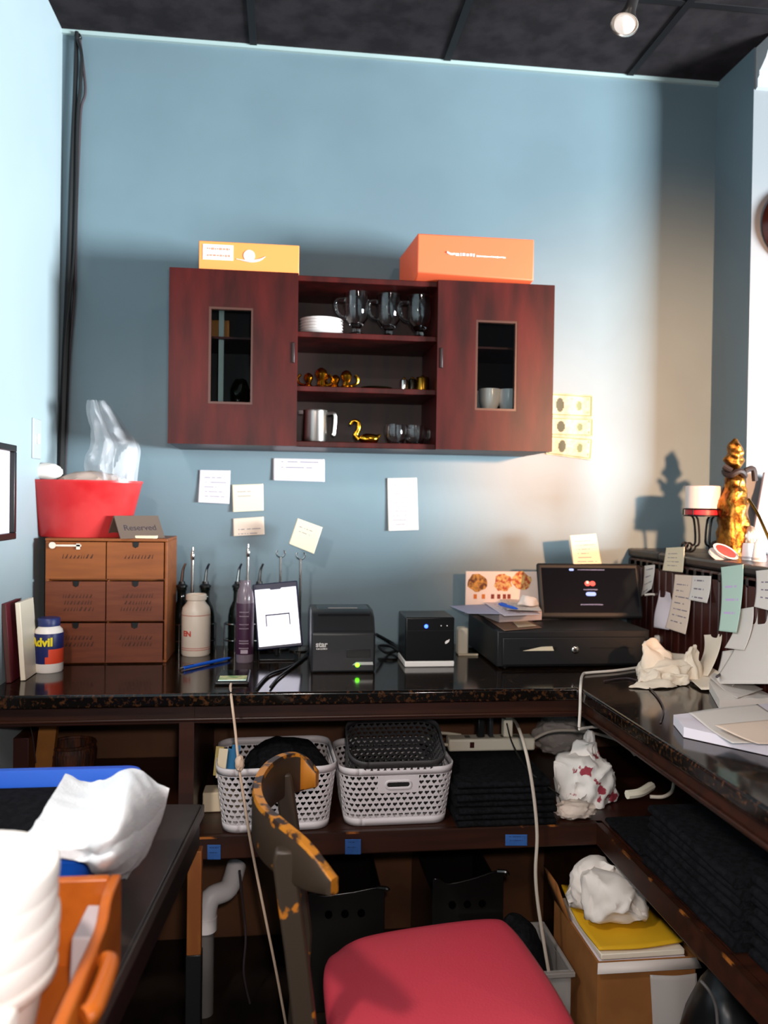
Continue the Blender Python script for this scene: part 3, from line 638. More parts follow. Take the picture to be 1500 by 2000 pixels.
# bright tablet on a stand
p = P(545, 1290, z=.91)
tl, tr_, br_, bl_ = P(493,1138,y=p.y+.04), P(580,1138,y=p.y+.04), P(592,1262,y=p.y), P(503,1270,y=p.y)
wT = (br_-bl_).length*1.0; hT = ((tl+tr_)/2-(bl_+br_)/2).length; tilt = math.atan2(.04, hT)
cen = (tl+tr_+br_+bl_)/4
r = T('tablet', 'tablet with a glowing white screen propped on a black stand', 'tablet', (cen.x, p.y, ZT))
M0 = Matrix.Rotation(-tilt, 3, 'X') @ Matrix.Rotation(math.radians(-5.5), 3, 'Y'); zc = cen.z-ZT
scr = MB().box((0,0,0), (wT, .008, hT)).build('casing', mat('navy_black_casing', '141733', .4), r, bevel=.003); scr.matrix_local = Matrix.Translation((0,.02,zc)) @ M0.to_4x4()
o = MB().prism([(-wT*.455,-hT*.45),(wT*.455,-hT*.45),(wT*.455,hT*.41),(wT*.13,hT*.41),(wT*.11,hT*.39),(-wT*.11,hT*.39),(-wT*.13,hT*.41),(-wT*.455,hT*.41)], -.0055, -.0045, 'y').build('screen', mat('white_screen', 'F4F2FF', .2, emit='EDEBFF', es=1.25), scr)
b = MB()
for (x0,x1,z0,z1) in ((-.27,.27,.0,.022),(-.27,-.245,-.16,0),(.245,.27,-.16,0)): b.bb(wT*x0, wT*x1, -.0066, -.0056, hT*z0, hT*z1)
b.build('panel_outline', mat('dark_outline', '26263A', .5), scr)
b = MB(); b.bb(-.05, .05, -.01, .07, 0, .006); b.build('stand_foot', black, r, bevel=.002); MB().tube([(0,.04,.006),(0,.045,.03),(0,.035,zc-.01)], .007).build('stand_neck', black, r)
# table number holders
def holder(px, v, y, label):
    p = P(px, 1265, y=y); top = P(px, v, y=y).z-ZT
    o = T('card_holder', label, 'card holder', (p.x, y, ZT), 0, 'tall chrome table card holders')
    MB().lathe([(0,0),(.03,0),(.031,.004),(.006,.010),(0,.010)]).build('base', chrome, o); MB().cyl((0,0,.008), (0,0,top), .0038, n=10).build('pole', chrome, o)
    MB().tube([(.013*math.sin(a), 0, top+.012-.013*math.cos(a)) for a in [-2.3+k*4.6/16 for k in range(17)]], .0022, n=8, smooth=False).build('clip_ring', chrome, o); return o, top
holder(546, 1088, -.07, 'chrome card holder with an empty open clip, behind the lit tablet'); _, tp = holder(585, 1092, -.10, 'chrome card holder gripping the tilted note')
sheet('paper_note', 'cream square note tilted in the clip of the chrome card holder', 'note', [P(u, v, y=-.108) for u, v in ((581,1012),(630,1030),(613,1082),(564,1062))], papery, lines=6, seed=8, margin=.15, bot=.5)
# receipt printer
def prn_at(u0, u1, v): 
    a, b = P(u0, v, z=.91), P(u1, v, z=.91); return (a+b)/2, b.x-a.x
c, wP = prn_at(607, 733, 1314); hP = P(670, 1188, y=c.y+.09).z-.91
r = T('receipt_printer', 'charcoal receipt printer with a green light, beside the lit tablet', 'printer', (c.x, c.y, ZT), 0)
dp = .18
prof = [(0,0),(dp,0),(dp,hP),(.07,hP),(.03,hP*.90),(.012,hP*.70),(0,hP*.66)]
MB().prism(prof, -wP/2, wP/2, 'x').build('body', mat('charcoal_plastic', '1F2022', .45), r, bevel=.006, seg=3)
lid = [(dp-.02,hP+.001),(.075,hP+.001),(.034,hP*.90+.002),(.018,hP*.74+.001),(.024,hP*.74+.001),(.038,hP*.90-.003),(.078,hP-.004),(dp-.02,hP-.003)]
MB().prism(lid, -wP*.40, wP*.44, 'x').build('lid', mat('charcoal_plastic_gloss', '19191B', .25), r, bevel=.002)
MB().bb(-wP*.22, wP*.25, .078, .082, hP+.0012, hP+.003).build('paper_slot', mat('pale_slot', '8A8684', .5), r)
lettering('star', .020, mat('silver_print', 'C9C4C0', .4), r, (-wP*.34, -.0012, hP*.47), bold=.0006); 
b = strokes(-wP*.42, -wP*.25, hP*.40, .005, 1, -.0006, 3); b.build('print_mark', mat('silver_print'), r)
MB().prism([(wP*.14,.020),(wP*.20,.028),(wP*.46,.028),(wP*.47,.020)], -.0012, .002, 'y').build('status_strip', mat('silver_strip', 'B4B4B0', .35), r, bevel=.0005)
MB().lathe([(0,0),(.006,0),(.005,.003),(0,.004)], c=(wP*.22,-.001,.020), M=Matrix.Rotation(math.pi/2,3,'X')).build('status_light', mat('green_led', '7CFF3A', .3, emit='6CFF20', es=5), r)
MB().bb(wP*.05, wP*.42, -.0008, .001, .04, .062).build('front_panel', black, r, bevel=.001)
# black cube printer
c, wQ = prn_at(790, 888, 1303); hQ = P(838, 1206, y=c.y).z-.91
r = T('cube_printer', 'black cube printer with a blue light on a white base', 'printer', (c.x, c.y, ZT), 0)
MB().bb(-wQ/2, wQ/2, 0, .14, 0, .016).build('base', white, r, bevel=.003)
MB().bb(-wQ/2+.001, wQ/2-.001, .001, .14, .0165, hQ).build('body', mat('black_satin', '0E0E10', .3), r, bevel=.004, seg=3)
MB().bb(-wQ/2+.003, wQ/2-.003, -.001, .004, hQ*.72, hQ*.735).build('front_seam', black, r)
lm = mat('blue_led', '3A5CFF', .3, emit='2A48FF', es=9)
MB().lathe([(0,0),(.0055,0),(.004,.003),(0,.004)], c=(-wQ*.08,0,hQ*.82), M=Matrix.Rotation(math.pi/2,3,'X')).build('power_light', lm, r)
for x in (.22, .34): MB().lathe([(0,0),(.0016,0),(.0016,.0015),(0,.0015)], c=(wQ*x,.001,hQ*.83), M=Matrix.Rotation(math.pi/2,3,'X')).build('indicator_light', whitepr, r)
b = MB(); b.add([(wQ*.30,0,hQ*.50),(wQ*.33,0,hQ*.53),(wQ*.40,0,hQ*.56),(wQ*.38,0,hQ*.50),(wQ*.34,0,hQ*.47),(wQ*.31,0,hQ*.46)], [(0,1,2,3,4,5)]); b.build('emblem', whitepr, r, recalc=False)
p = P(905, 1284, z=.91); r = T('power_adapter', 'white plug-like adapter standing between the cube printer and the cash drawer', 'adapter', (p.x+.004, p.y+.03, ZT))
MB().bb(-.014, .018, 0, .04, 0, .082).build('body', cream, r, bevel=.006); MB().bb(-.014, .046, -.008, .0, 0, .006).build('tab', papery, r, bevel=.001)
# cables behind the printers
cable('printer_cable', 'black cable bundle looping between the two printers', [P(735,1240,y=-.17),P(760,1255,z=.93),P(778,1268,z=.925),P(755,1275,z=.92),P(740,1262,z=.93),P(762,1262,z=.935),P(782,1275,z=.92)], .004, blackrub)
cable('printer_cable', 'thin black cable curving up over the wall base between the printers', [P(735,1238,y=-.10),P(750,1246,y=-.08),P(770,1258,y=-.06),P(785,1275,z=.915)], .003, blackrub)
cable('tablet_cable', 'black cable running from the lit tablet stand to the counter edge', [P(608,1262,z=.916),P(590,1288,z=.9145),P(560,1305,z=.9145),P(525,1318,z=.9145),P(500,1345,z=.9145)], .0036, blackrub)
cable('tablet_cable', 'second black cable looping in front of the receipt printer', [P(600,1280,z=.9145),P(575,1300,z=.9145),P(545,1322,z=.9145),P(528,1342,z=.9145)], .003, blackrub)
# pen
def pen(label, px0, px1, z, m, tipm, group=None):
    a, b_ = P(*px0, z=z), P(*px1, z=z); L = (b_-a).length; ang = math.atan2((b_-a).y, (b_-a).x)
    r = T('pen', label, 'pen', (a.x, a.y, z+.0002), ang, group)
    MB().cyl((.012,0,.005), (L-.03,0,.005), .0048, n=12).build('barrel', m, r); MB().cyl((L-.03,0,.005), (L-.008,0,.005), .0046, .0026, n=12).build('grip', m, r); MB().cyl((L-.008,0,.005), (L,0,.005), .0022, .0006, n=10).build('tip', tipm, r)
    MB().cyl((0,0,.005), (.012,0,.005), .003, n=10).build('button', tipm, r); MB().bb(.012, .045, -.0015, .0015, .0098, .0112).build('clip', tipm, r); return r
pen('blue ballpoint pen lying on the counter before the white bottle', (352,1310), (452,1288), .911, bluepl, steel)
# phone
a = P(452, 1340, z=.91); r = T('phone', 'phone with a lit green screen charging flat on the counter edge', 'phone', (a.x, a.y+.004, ZT), 0)
MB().bb(-.042, .042, 0, .15, 0, .009).build('body', black, r, bevel=.004, seg=3); MB().bb(-.037, .037, .012, .142, .0088, .0096).build('screen', [mat('phone_screen_dark', '101512', .1)], r)
MB().bb(-.033, .035, .016, .068, .0097, .0101).build('picture', mat('green_screen_picture', '5A7A4A', .3, var='C9B58A', scale=45, emit='6E8A5A', es=.45), r); MB().bb(-.034, .034, .0125, .017, .0097, .0102).build('screen_bar', mat('pale_screen_bar', 'D8F0E8', .3, emit='CFEAE2', es=.9), r)
ce = Vector((a.x-.001, a.y, ZT+.004))
cable('charging_cable', 'pale charging cable hanging from the phone over the counter edge to the floor', [ce+Vector((0,.006,0)), ce+Vector((0,-.02,-.003)), P(453,1372,y=YF-.03), P(460,1430,y=YF-.045), P(467,1500,y=YF-.06), P(478,1570,y=YF-.06), P(487,1630,y=YF-.06), P(500,1700,y=YF-.06), P(520,1800,y=YF-.055), P(540,1900,y=YF-.05), P(560,2010,y=YF-.05)], .0032, mat('peach_cable', 'D2B7A0', .5))
# cash drawer
q0, q1 = P(972, 1308, z=.91), P(1268, 1303, z=.91); c = (q0+q1)/2; wD = q1.x-q0.x; yD = c.y; hD = P(1100, 1235, y=yD).z-.91
r = T('cash_drawer', 'black steel cash drawer in the back right corner of the counter', 'cash drawer', (c.x, yD, ZT+.004), 0)
dD = min(.36, -yD-.01)
b = MB(); b.bb(-wD/2, wD/2, .006, dD, 0, hD); b.build('case', mat('black_powder_steel', '131315', .5), r, bevel=.004)
MB().bb(-wD/2+.014, wD/2-.014, -.002, .006, .006, hD-.018).build('drawer_front', mat('black_powder_steel'), r, bevel=.003)
MB().bb(-wD*.36, -wD*.12, -.0028, -.0018, hD*.46, hD*.56).build('media_slot', black, r); MB().prism([(-wD*.34,hD*.46),(-wD*.14,hD*.46),(-wD*.15,hD*.58),(-wD*.22,hD*.57)], -.0045, -.003, 'y').build('paper_slip', papery, r)
MB().bb(wD*.10, wD*.38, -.0028, -.0018, hD*.50, hD*.54).build('media_slot', black, r)
lk = MB().lathe([(0,0),(.011,0),(.0105,.004),(.007,.006),(0,.006)], c=(0,-.002,hD*.48), M=Matrix.Rotation(math.pi/2,3,'X')).build('lock', chrome, r); MB().bb(-.001, .001, -.0092, -.008, hD*.48-.005, hD*.48+.005).build('keyhole', black, lk)
for sx in (-1, 1):
    for yy in (.03, dD-.03): MB().cyl((sx*(wD/2-.03), yy, -.004), (sx*(wD/2-.03), yy, 0), .01).build('foot', blackrub, r)
zD = ZT+.004+hD+.0005
# menu sign on the drawer
yM = -.075; m0, m1 = P(909, 1190, y=yM), P(1120, 1188, y=yM); hM = P(960, 1116, y=yM).z-zD
ms = T('menu_sign', 'pale pink menu sign with food photos standing behind the papers', 'sign', (m0.x, yM, zD), 0)
wM = m1.x-m0.x; MB().bb(0, wM, 0, .006, 0, hM).build('board', mat('pale_pink_board', 'E2CBBE', .5), ms, bevel=.001)
def dish(x, z, rx, rz_, m, seed):
    b = MB(); pts = []
    rn = random.Random(seed)
    for k in range(18):
        a = 2*math.pi*k/18; q = .8+.25*rn.random(); pts.append((x+rx*q*math.cos(a), z+rz_*q*math.sin(a)))
    b.prism(pts, -.0012, .0002, 'y'); return b.build('food_photo', m, ms)
food = mat('food_photo_browns', '5A2A12', .6, var='C98A3A', scale=70); food2 = mat('food_photo_reds', 'A83A1A', .6, var='D9B06A', scale=80)
for k, (u, v, rx) in enumerate(((932,1138,20),(982,1138,19),(1018,1134,20))):
    q = P(u, v, y=yM); s = mpp(q); dish(q.x-m0.x, q.z-zD, rx*s, 19*s, food if k == 0 else food2, k)
for k, u in enumerate((928,944,962,974,985,994)):
    q = P(u, 1165, y=yM); s = mpp(q); MB().bb(q.x-m0.x-3.2*s, q.x-m0.x+3.2*s, -.0012, .0002, q.z-zD-4.5*s, q.z-zD+4.5*s).build('title_print', mat('orange_print', 'C96A1E', .6) if k < 2 else mat('dark_red_print', '7A2A1A', .6), ms)
MB().bb(wM*.70, wM*.78, -.0012, .0002, hM*.35, hM*.9).build('side_print', mat('salmon_print', 'E08A78', .6), ms)
def hullheap(label, px, parts, m, seed, name='crumpled_paper', cat='paper', rz=0, z=.9105, soft=.012):
    rn = random.Random(seed); p = P(*px, z=z); B = MB()
    for (cx_, cy_, sx_, sy_, sz_, n_, tap) in parts:
        bm = bmesh.new()
        for k in range(n_):
            a = rn.uniform(0, 2*math.pi); h_ = rn.random() if k > 6 else 0.0; q = (1-tap*h_)*rn.uniform(.75, 1.0)
            bm.verts.new((cx_+sx_/2*q*math.cos(a), cy_+sy_/2*q*math.sin(a), h_*sz_+.0005))
        bmesh.ops.convex_hull(bm, input=bm.verts)
        for v in [v for v in bm.verts if not v.link_faces]: bm.verts.remove(v)
        bmesh.ops.triangulate(bm, faces=bm.faces); bmesh.ops.subdivide_edges(bm, edges=bm.edges, cuts=4, use_grid_fill=True)
        for _ in range(2): bmesh.ops.smooth_vert(bm, verts=bm.verts, factor=.5, use_axis_x=True, use_axis_y=True, use_axis_z=True)
        bm.normal_update(); of = Vector((seed*3.7, cx_*50, seed))
        ds = [v.normal*(soft*(.35-2.2*abs(noise.noise(v.co*26+of)))+soft*.5*(.3-1.6*abs(noise.noise(v.co*60+of)))) for v in bm.verts]
        for v, d_ in zip(bm.verts, ds):
            v.co += d_; v.co.z = max(v.co.z, .0006)
        bm.verts.index_update(); B.add([v.co for v in bm.verts], [[v.index for v in f.verts] for f in bm.faces]); bm.free()
    o = B.build(name, m, angle=65); o.location = (min(p.x, XP-.02-parts[0][2]/2), p.y+parts[0][3]/2, z+.0006); o.rotation_euler.z = rz; return tag(o, label, cat)
XM = XP-.022
def clampx(c): return [Vector((min(p.x, XM), p.y, p.z)) for p in c]
def pad(label, px, z, th, m, name='paper_pad', cat='paper', lines=0, seed=1, sidem=None, group='papers on the right counter'):
    c = clampx([P(u, v, z=z) for u, v in px]); cen = sum(c, Vector())/len(c); b = MB(); n = 8
    tl, tr, br, bl = c; rows = []
    for j in range(n+1):
        rows.append([tl.lerp(tr, i/n).lerp(bl.lerp(br, i/n), j/n)-cen+Vector((0,0,th+.004*noise.noise(Vector((i*.4,j*.4,seed))))) for i in range(n+1)])
    b.grid(rows); low = [[Vector((p.x, p.y, 0)) for p in r] for r in rows]
    ring = [(0,i) for i in range(n)]+[(j,n) for j in range(n)]+[(n,i) for i in range(n,0,-1)]+[(j,0) for j in range(n,0,-1)]
    k = len(ring); b.add([rows[j][i] for j, i in ring]+[low[j][i] for j, i in ring], [(i,(i+1)%k,k+(i+1)%k,k+i) for i in range(k)]+[tuple(range(k,2*k))])
    o = b.build(name, m, angle=30); o.location = cen; o.location.z = z+.0005; return tag(o, label, cat, group)
# papers on the drawer
def zsheet(label, px, z, m, name='paper_sheet', cat='paper', **k): return sheet(name, label, cat, [Vector((min(q.x, XP-.022), q.y, q.z)) for q in [P(u, v, z=z) for u, v in px]], m, nrm=(0,0,1), **k)
zsheet('brown folder lying at the front of the cash drawer top', [(945,1205),(1020,1202),(1058,1226),(985,1232)], zD+.001, mat('brown_folder', '8A6A55', .6), name='folder', cat='folder', lines=0)
zsheet('off-white slip on the brown folder', [(1000,1213),(1028,1212),(1048,1222),(1012,1225)], zD+.0025, papery, lines=0)
GP = 'papers piled on the cash drawer'
pad('printed paper pile on the cash drawer, in front of the menu sign', [(935,1200),(1030,1197),(1058,1211),(975,1216)], zD+.003, .026, mat('pile_paper', 'C9BDBD', .8), seed=5, group=GP)
zsheet('bluish sheet sticking out at the left of the pile on the cash drawer', [(878,1183),(960,1180),(992,1202),(915,1201)], zD+.033, mat('bluish_paper', 'A9A9C2', .7), lines=0, curl=.004, group=GP)
zsheet('printed sheet second from the top of the pile on the cash drawer', [(945,1177),(1030,1174),(1056,1200),(985,1203)], zD+.037, paperp, lines=8, group=GP)
zsheet('printed sheet at the top of the pile on the cash drawer', [(975,1168),(1040,1167),(1058,1193),(990,1190)], zD+.046, paper, lines=8, wav=.002, group=GP)
hullheap('white paper folded into a hump on the pile beside the dark tablet', (1036,1186), [(0,0,.08,.055,.04,20,.45)], paper, 6, name='paper_fold', z=zD+.048, soft=.004)
pen('blue pen on the papers on the cash drawer', (975,1183), (1012,1193), zD+.049, bluepl, bluepl)

# dark tablet
yK = -.215; tilt = .32
q0, q1 = P(1057, 1206, y=yK), P(1257, 1212, y=yK); wK = q1.x-q0.x; hK = (P(1160,1104,y=yK+.045).z-zD)/math.cos(tilt)
r = T('tablet', 'tablet in a black case with a dark screen standing on the cash drawer', 'tablet', ((q0.x+q1.x)/2, yK, zD), -.03)
Mt = Matrix.Rotation(-tilt, 4, 'X')
cs = MB().bb(-wK/2, wK/2, -.008, .008, 0, hK).build('case', mat('black_silicone', '0F0F10', .55), r, bevel=.008, seg=3); cs.matrix_local = Matrix.Translation((0,.006,.004)) @ Mt
MB().bb(-wK/2+.012, wK/2-.012, -.0092, -.0078, .016, hK-.016).build('screen', mat('dark_screen', '08080B', .12, emit='0A0A12', es=.4), cs)
redem = mat('red_screen_mark', 'E0484A', .4, emit='D03A40', es=.6); bluem = mat('blue_screen_button', '7A9AE8', .4, emit='6F93EA', es=.9); greym = mat('grey_screen_text', '6A6E90', .4, emit='50547A', es=.5)
b = MB()
for sx in (-1, 1): b.prism([(sx*.0+.008*sx+.009*math.cos(a), hK*.62+.008*math.sin(a)) for a in [k*math.pi/6 for k in range(12)]], -.0100-.0003*sx, -.0094, 'y')
b.build('screen_emblem', redem, cs); MB().box((-.008,-.0108,hK*.64), (.007,.0004,.008)).build('screen_emblem', whitepr, cs)
MB().prism([(sx*(.010)+.006*math.cos(a), hK*.43+.006*math.sin(a)) for sx, a in [(1, -math.pi/2+k*math.pi/6) for k in range(7)]+[(-1, math.pi/2+k*math.pi/6) for k in range(7)]], -.0102, -.0094, 'y').build('screen_button', bluem, cs)
b = strokes(-.022, .022, hK*.51, .004, 1, -.0094, 3); strokes(-.035, .035, hK*.24, .004, 1, -.0094, 6, b); strokes(-.035, .05, hK*.87, .0035, 1, -.0094, 7, b); b.build('screen_text', greym, cs)
MB().prism([(sx*(.004)-.055+.0035*math.cos(a), hK*.87+.0035*math.sin(a)) for sx, a in [(1, -math.pi/2+k*math.pi/6) for k in range(7)]+[(-1, math.pi/2+k*math.pi/6) for k in range(7)]], -.0102, -.0094, 'y').build('screen_tab', bluem, cs)
MB().add([(-.08,.07,0),(.08,.07,0),(.08,.075,0),(-.08,.075,0),(-.08,.03,hK*.6),(.08,.03,hK*.6),(.08,.033,hK*.6),(-.08,.033,hK*.6)], [(3,2,1,0),(4,5,6,7),(0,1,5,4),(1,2,6,5),(2,3,7,6),(3,0,4,7)]).build('stand_leg', black, r)
sheet('paper_note', 'white lined note stuck on the top edge of the dark tablet', 'note', [P(u, v, y=yK+.055) for u, v in ((1113,1046),(1164,1042),(1176,1108),(1121,1108))], papery, lines=8, seed=12)
# charger cable of the tablet
cable('charging_cable', 'white charging cable looping from the side of the dark tablet', [P(1259,1162,y=yK+.02),P(1280,1162,y=yK+.01),P(1298,1180,y=yK),P(1303,1205,y=yK),P(1296,1232,y=yK-.01),P(1290,1245,y=yK-.01)], .0034, whitecab)
p = P(1285, 1248, y=yK-.02); o = MB().lathe([(0,-.012),(.010,-.010),(.012,0),(.010,.010),(0,.012)]).build('plug_ball', whitecab); tag(o, 'round white plug end on top of the crumpled paper', 'plug'); o.location = p
cable('power_cable', 'white cable lying across the counter corner and dropping over its edge', [P(1290,1295,z=.925),P(1250,1303,z=.915),P(1200,1310,z=.9145),P(1150,1314,z=.9145),P(1138,1318,z=.9145),P(1134,1340,y=YF-.012),P(1133,1380,y=YF-.02),P(1131,1420,y=YF-.02)], .0036, whitecab)
cable('power_cable', 'white cable lying flat from the corner into the right shelf', [P(1131,1424,y=YF-.0),P(1160,1420,y=YF+.03),P(1200,1424,y=YF+.1),P(1225,1445,y=YF+.14)], .0034, whitecab)

# ---------------------------------------------------------------- things on the right counter
def blob(name, label, cat, px, z, size, seed, m, amp=.22, fr=2.5, rz=0, lvl=4, sharp=True, group=None, dy=0, cone=0, ang=60):
    p = P(*px, z=z); b = crumple((0,0,0), size, seed, amp, fr, lvl, sharp); b.v = [(x*(1-cone*q/size[2]), y*(1-cone*q/size[2]), q) for x, y, q in b.v]; o = b.build(name, m, angle=ang); o.location = (p.x, p.y+size[1]/2+dy, z+.0006); o.rotation_euler.z = rz; return tag(o, label, cat, group)
creampaper = mat('cream_tissue_paper', 'E2D3BF', .8)
def paperheap(label, px, size, seed, m, rz=0, amp=.2, name='crumpled_paper', cat='paper', lvl=3, fr=1.3, cone=0, z=.9105):
    p = P(*px, z=z); b = crumple((0,0,0), size, seed, amp, fr, lvl, True)
    if cone: b.v = [(x*(1-cone*q/size[2]), y*(1-cone*q/size[2]), q) for x, y, q in b.v]
    o = b.build(name, m, smooth=True, angle=16); o.location = (min(p.x, XP-.03-size[0]*.5), p.y+size[1]/2, z+.0006); o.rotation_euler.z = rz; return tag(o, label, cat)
hullheap('large crumpled cream paper bag in the corner of the right counter', (1326,1340), [(0,0,.185,.13,.06,28,.2),(-.02,.015,.14,.11,.105,24,.4),(.05,.0,.09,.09,.095,18,.3),(-.06,-.03,.07,.07,.05,14,.3),(.0,-.05,.10,.05,.035,16,.3)], creampaper, 4, cat='paper bag')
hullheap('flattened cream paper lying before the crumpled paper bag', (1285,1348), [(0,0,.14,.055,.02,20,.3)], creampaper, 12, soft=.004)
zsheet('cream sheet fanned out between the paper bag and the white heap', [(1385,1262),(1420,1290),(1440,1338),(1370,1335)], .93, creampaper, lines=0, curl=-.015, side=.02)
pad('thick white pad of paper hanging near the edge of the right counter', [(1315,1415),(1600,1385),(1700,1520),(1335,1440)], .911, .020, mat('lilac_white_paper', 'E0D8E0', .8), seed=2)
pad('white stack of slips on the right counter, behind the thick pad', [(1385,1350),(1600,1325),(1600,1380),(1405,1386)], .911, .022, paper, seed=3)
zsheet('loose white sheet lying on top of the thick pad', [(1345,1395),(1480,1373),(1580,1450),(1430,1450)], .938, paper, lines=0, wav=.004)
zsheet('cream card lying across the loose white sheet', [(1395,1418),(1560,1400),(1640,1455),(1480,1452)], .946, papero, lines=0, wav=.002)
zsheet('white sheet laid on the stack of slips', [(1385,1325),(1470,1310),(1600,1345),(1440,1362)], .938, paper, lines=0, wav=.005)
cable('power_cable', 'dark cable sagging over the papers at the right end of the counter', [P(1510,1160,y=-.62),P(1480,1200,y=-.62),P(1450,1255,y=-.60),P(1425,1300,y=-.58),P(1400,1322,z=.955)], .0032, mat('grey_brown_cable'))
cable('power_cable', 'thin cable lying on the granite right counter, curling', [P(1180,1330,z=.9135),P(1230,1325,z=.9135),P(1270,1345,z=.9135),P(1295,1380,z=.9135),P(1290,1410,z=.9135)], .002, mat('grey_brown_cable'))

# ---------------------------------------------------------------- papers pinned to the bar front
XF = XP-.014
def pnote(label, px, m, lines=6, curl=.02, seed=1, x=None, **k): return sheet('pinned_paper', label, 'note', [P(u, v, x=x or XF) for u, v in px], m, nrm=(-1,0,0), lines=lines, curl=curl, seed=seed, group='papers pinned to the bar front', **k)
sheet('pinned_paper', 'white note hanging from the lip of the black bar ledge', 'note', [P(u, v, x=XLg-.002) for u, v in ((1301,1070),(1337,1068),(1336,1118),(1296,1114))], papery, nrm=(-1,0,0), lines=6, curl=.004, seed=21, group='papers pinned to the bar front')
pnote('narrow white strip pinned right beside the dark tablet', [(1259,1105),(1279,1103),(1278,1150),(1258,1165)], paper, 4, .01, 22)
pnote('crumpled pale paper low on the bar front beside the white charger cable', [(1284,1152),(1312,1158),(1318,1230),(1290,1225)], paperp, 0, .02, 23, wav=.008)
pnote('long cream receipt pinned to the bar front', [(1318,1122),(1351,1124),(1352,1239),(1312,1226)], papero, 9, .02, 24)
pnote('small white card pinned beside the long cream receipt', [(1351,1124),(1389,1125),(1389,1178),(1352,1171)], paper, 3, .012, 25)
pnote('long green-tinted receipt pinned to the bar front', [(1408,1108),(1452,1102),(1453,1236),(1418,1232)], paperg, 5, .02, 26, im=mat('lilac_print','C8B4D8',.7))
pnote('white sheet pinned on the bar front at the right picture edge', [(1476,1115),(1540,1108),(1545,1200),(1484,1185)], paper, 5, .015, 27)
pnote('white paper strip hanging low right of the green-tinted receipt', [(1443,1190),(1472,1185),(1476,1270),(1437,1265)], paper, 0, .03, 28)

pnote('large white sheet drooping from the bar front at the right picture edge', [(1456,1188),(1560,1180),(1570,1335),(1446,1335)], paper, 0, .07, 29, wav=.008)
pnote('white slip leaning on the bar front just above the stack of slips', [(1412,1272),(1468,1264),(1474,1345),(1420,1350)], paper, 0, .06, 30, wav=.006)
pnote('cream slip leaning low on the bar front behind the crumpled paper bag', [(1376,1240),(1408,1238),(1418,1320),(1384,1318)], creampaper, 0, .05, 31, wav=.006)

# ---------------------------------------------------------------- things on the ledge
ZE = ZLg+.0006
def on_ledge(u, v): return P(u, v, z=ZLg)
p = P(1372, 1050, z=ZLg); p = P(1372, 1052, y=max(p.y, -.33)); 
yE = -.30
def le(u, y=yE): q = P(u, 1050, y=y); return Vector((q.x, y, ZE))
def hz(u, v, y=yE): return P(u, v, y=y).z-ZE
c = le(1372)
r = T('candle_holder', 'red and white candle in a black scrolled iron holder on the bar ledge', 'candle holder', c)
s = mpp(c); z1 = hz(1372,1006); z2 = hz(1372,950); rr = 34*s
irn = mat('black_iron', '121012', .4, .6)
def scroll(sx, y=0):
    pts = [(sx*(.046+(.019-.0011*k)*math.cos(math.pi+k*.55)), y, .0225+(.019-.0011*k)*math.sin(math.pi+k*.55)) for k in range(14)][::-1]
    return pts+[(sx*.016, y, .035), (sx*.022, y, z1-.012), (sx*.04, y, z1)]
for sx, y in ((-1,-.012),(1,-.012),(-1,.012),(1,.012)):
    MB().tube(scroll(sx, y), .0032, n=8, sub=3).build('scroll_leg', irn, r)
MB().lathe([(rr*.7,z1-.004),(rr*1.06,z1-.004),(rr*1.06,z1),(0,z1),(0,z1-.004)], n=32).build('plate', irn, r)
b = MB(); b.tube([(rr*1.06*math.cos(a), rr*1.06*math.sin(a), z1+.018) for a in [k*math.pi/16 for k in range(33)]], .0022, n=6, smooth=False)
for a in (.5, 2.6, 3.7, 5.8): b.cyl((rr*1.06*math.cos(a), rr*1.06*math.sin(a), z1), (rr*1.06*math.cos(a), rr*1.06*math.sin(a), z1+.018), .002, n=6)
b.build('ring', irn, r)
MB().lathe([(0,z1+.001),(rr*.97,z1+.001),(rr*.97,z1+.016),(0,z1+.016)], n=32).build('red_band', mat('red_wax', 'A81E28', .4), r); MB().lathe([(0,z1+.0165),(rr*.97,z1+.0165),(rr*.97,z2),(rr*.85,z2+.002),(0,z2-.002)], n=32).build('white_candle', mat('white_wax', 'D6CECB', .4), r)
MB().lathe([(.0,-.010),(.020,-.010),(.020,.010),(0,.010)], c=(.028,-.035,.022), M=Matrix.Rotation(math.pi/2,3,'X')).build('medallion', irn, r, bevel=.003)
# gold bottle figure
c = le(1432, -.36); s = mpp(c); k = hz(1432, 856, -.36)
r = T('gold_bottle', 'knobbly gold bottle figure with a dark ribbon on the bar ledge', 'ornament', c)
prof = [(0,0),(.038,0),(.042,.01),(.044,k*.25),(.040,k*.42),(.030,k*.58),(.020,k*.68),(.017,k*.74),(.022,k*.78),(.026,k*.83),(.022,k*.90),(.014,k*.97),(0,k)]
b = MB().lathe(spl2 if False else [tuple(q[:2]) for q in spline([Vector((a, z, 0)) for a, z in prof], 4)], n=40)
b.v = [tuple(Vector(v)+Vector((v[0], v[1], 0)).normalized()*.012*noise.noise(Vector(v)*45)) for v in b.v]
b.build('body', goldv, r); 
bb_ = MB(); bb_.tube([(.027*math.cos(a), .027*math.sin(a), k*.70+.006*math.sin(3*a)) for a in [i*math.pi/12 for i in range(25)]], .009, n=8, smooth=False); bb_.tube([(.02,-.02,k*.72),(.045,-.02,k*.74),(.055,-.015,k*.64)], .008); bb_.tube([(-.02,-.02,k*.72),(-.04,-.01,k*.76)], .008); bb_.build('ribbon', mat('dark_brown_ribbon', '1E1210', .6), r)
crumple((.025,-.05,.015), (.035,.03,.07), 8, .15, 2.5, 3).build('foil_tag', mat('silver_foil', 'E0CFC0', .2, .8), r)
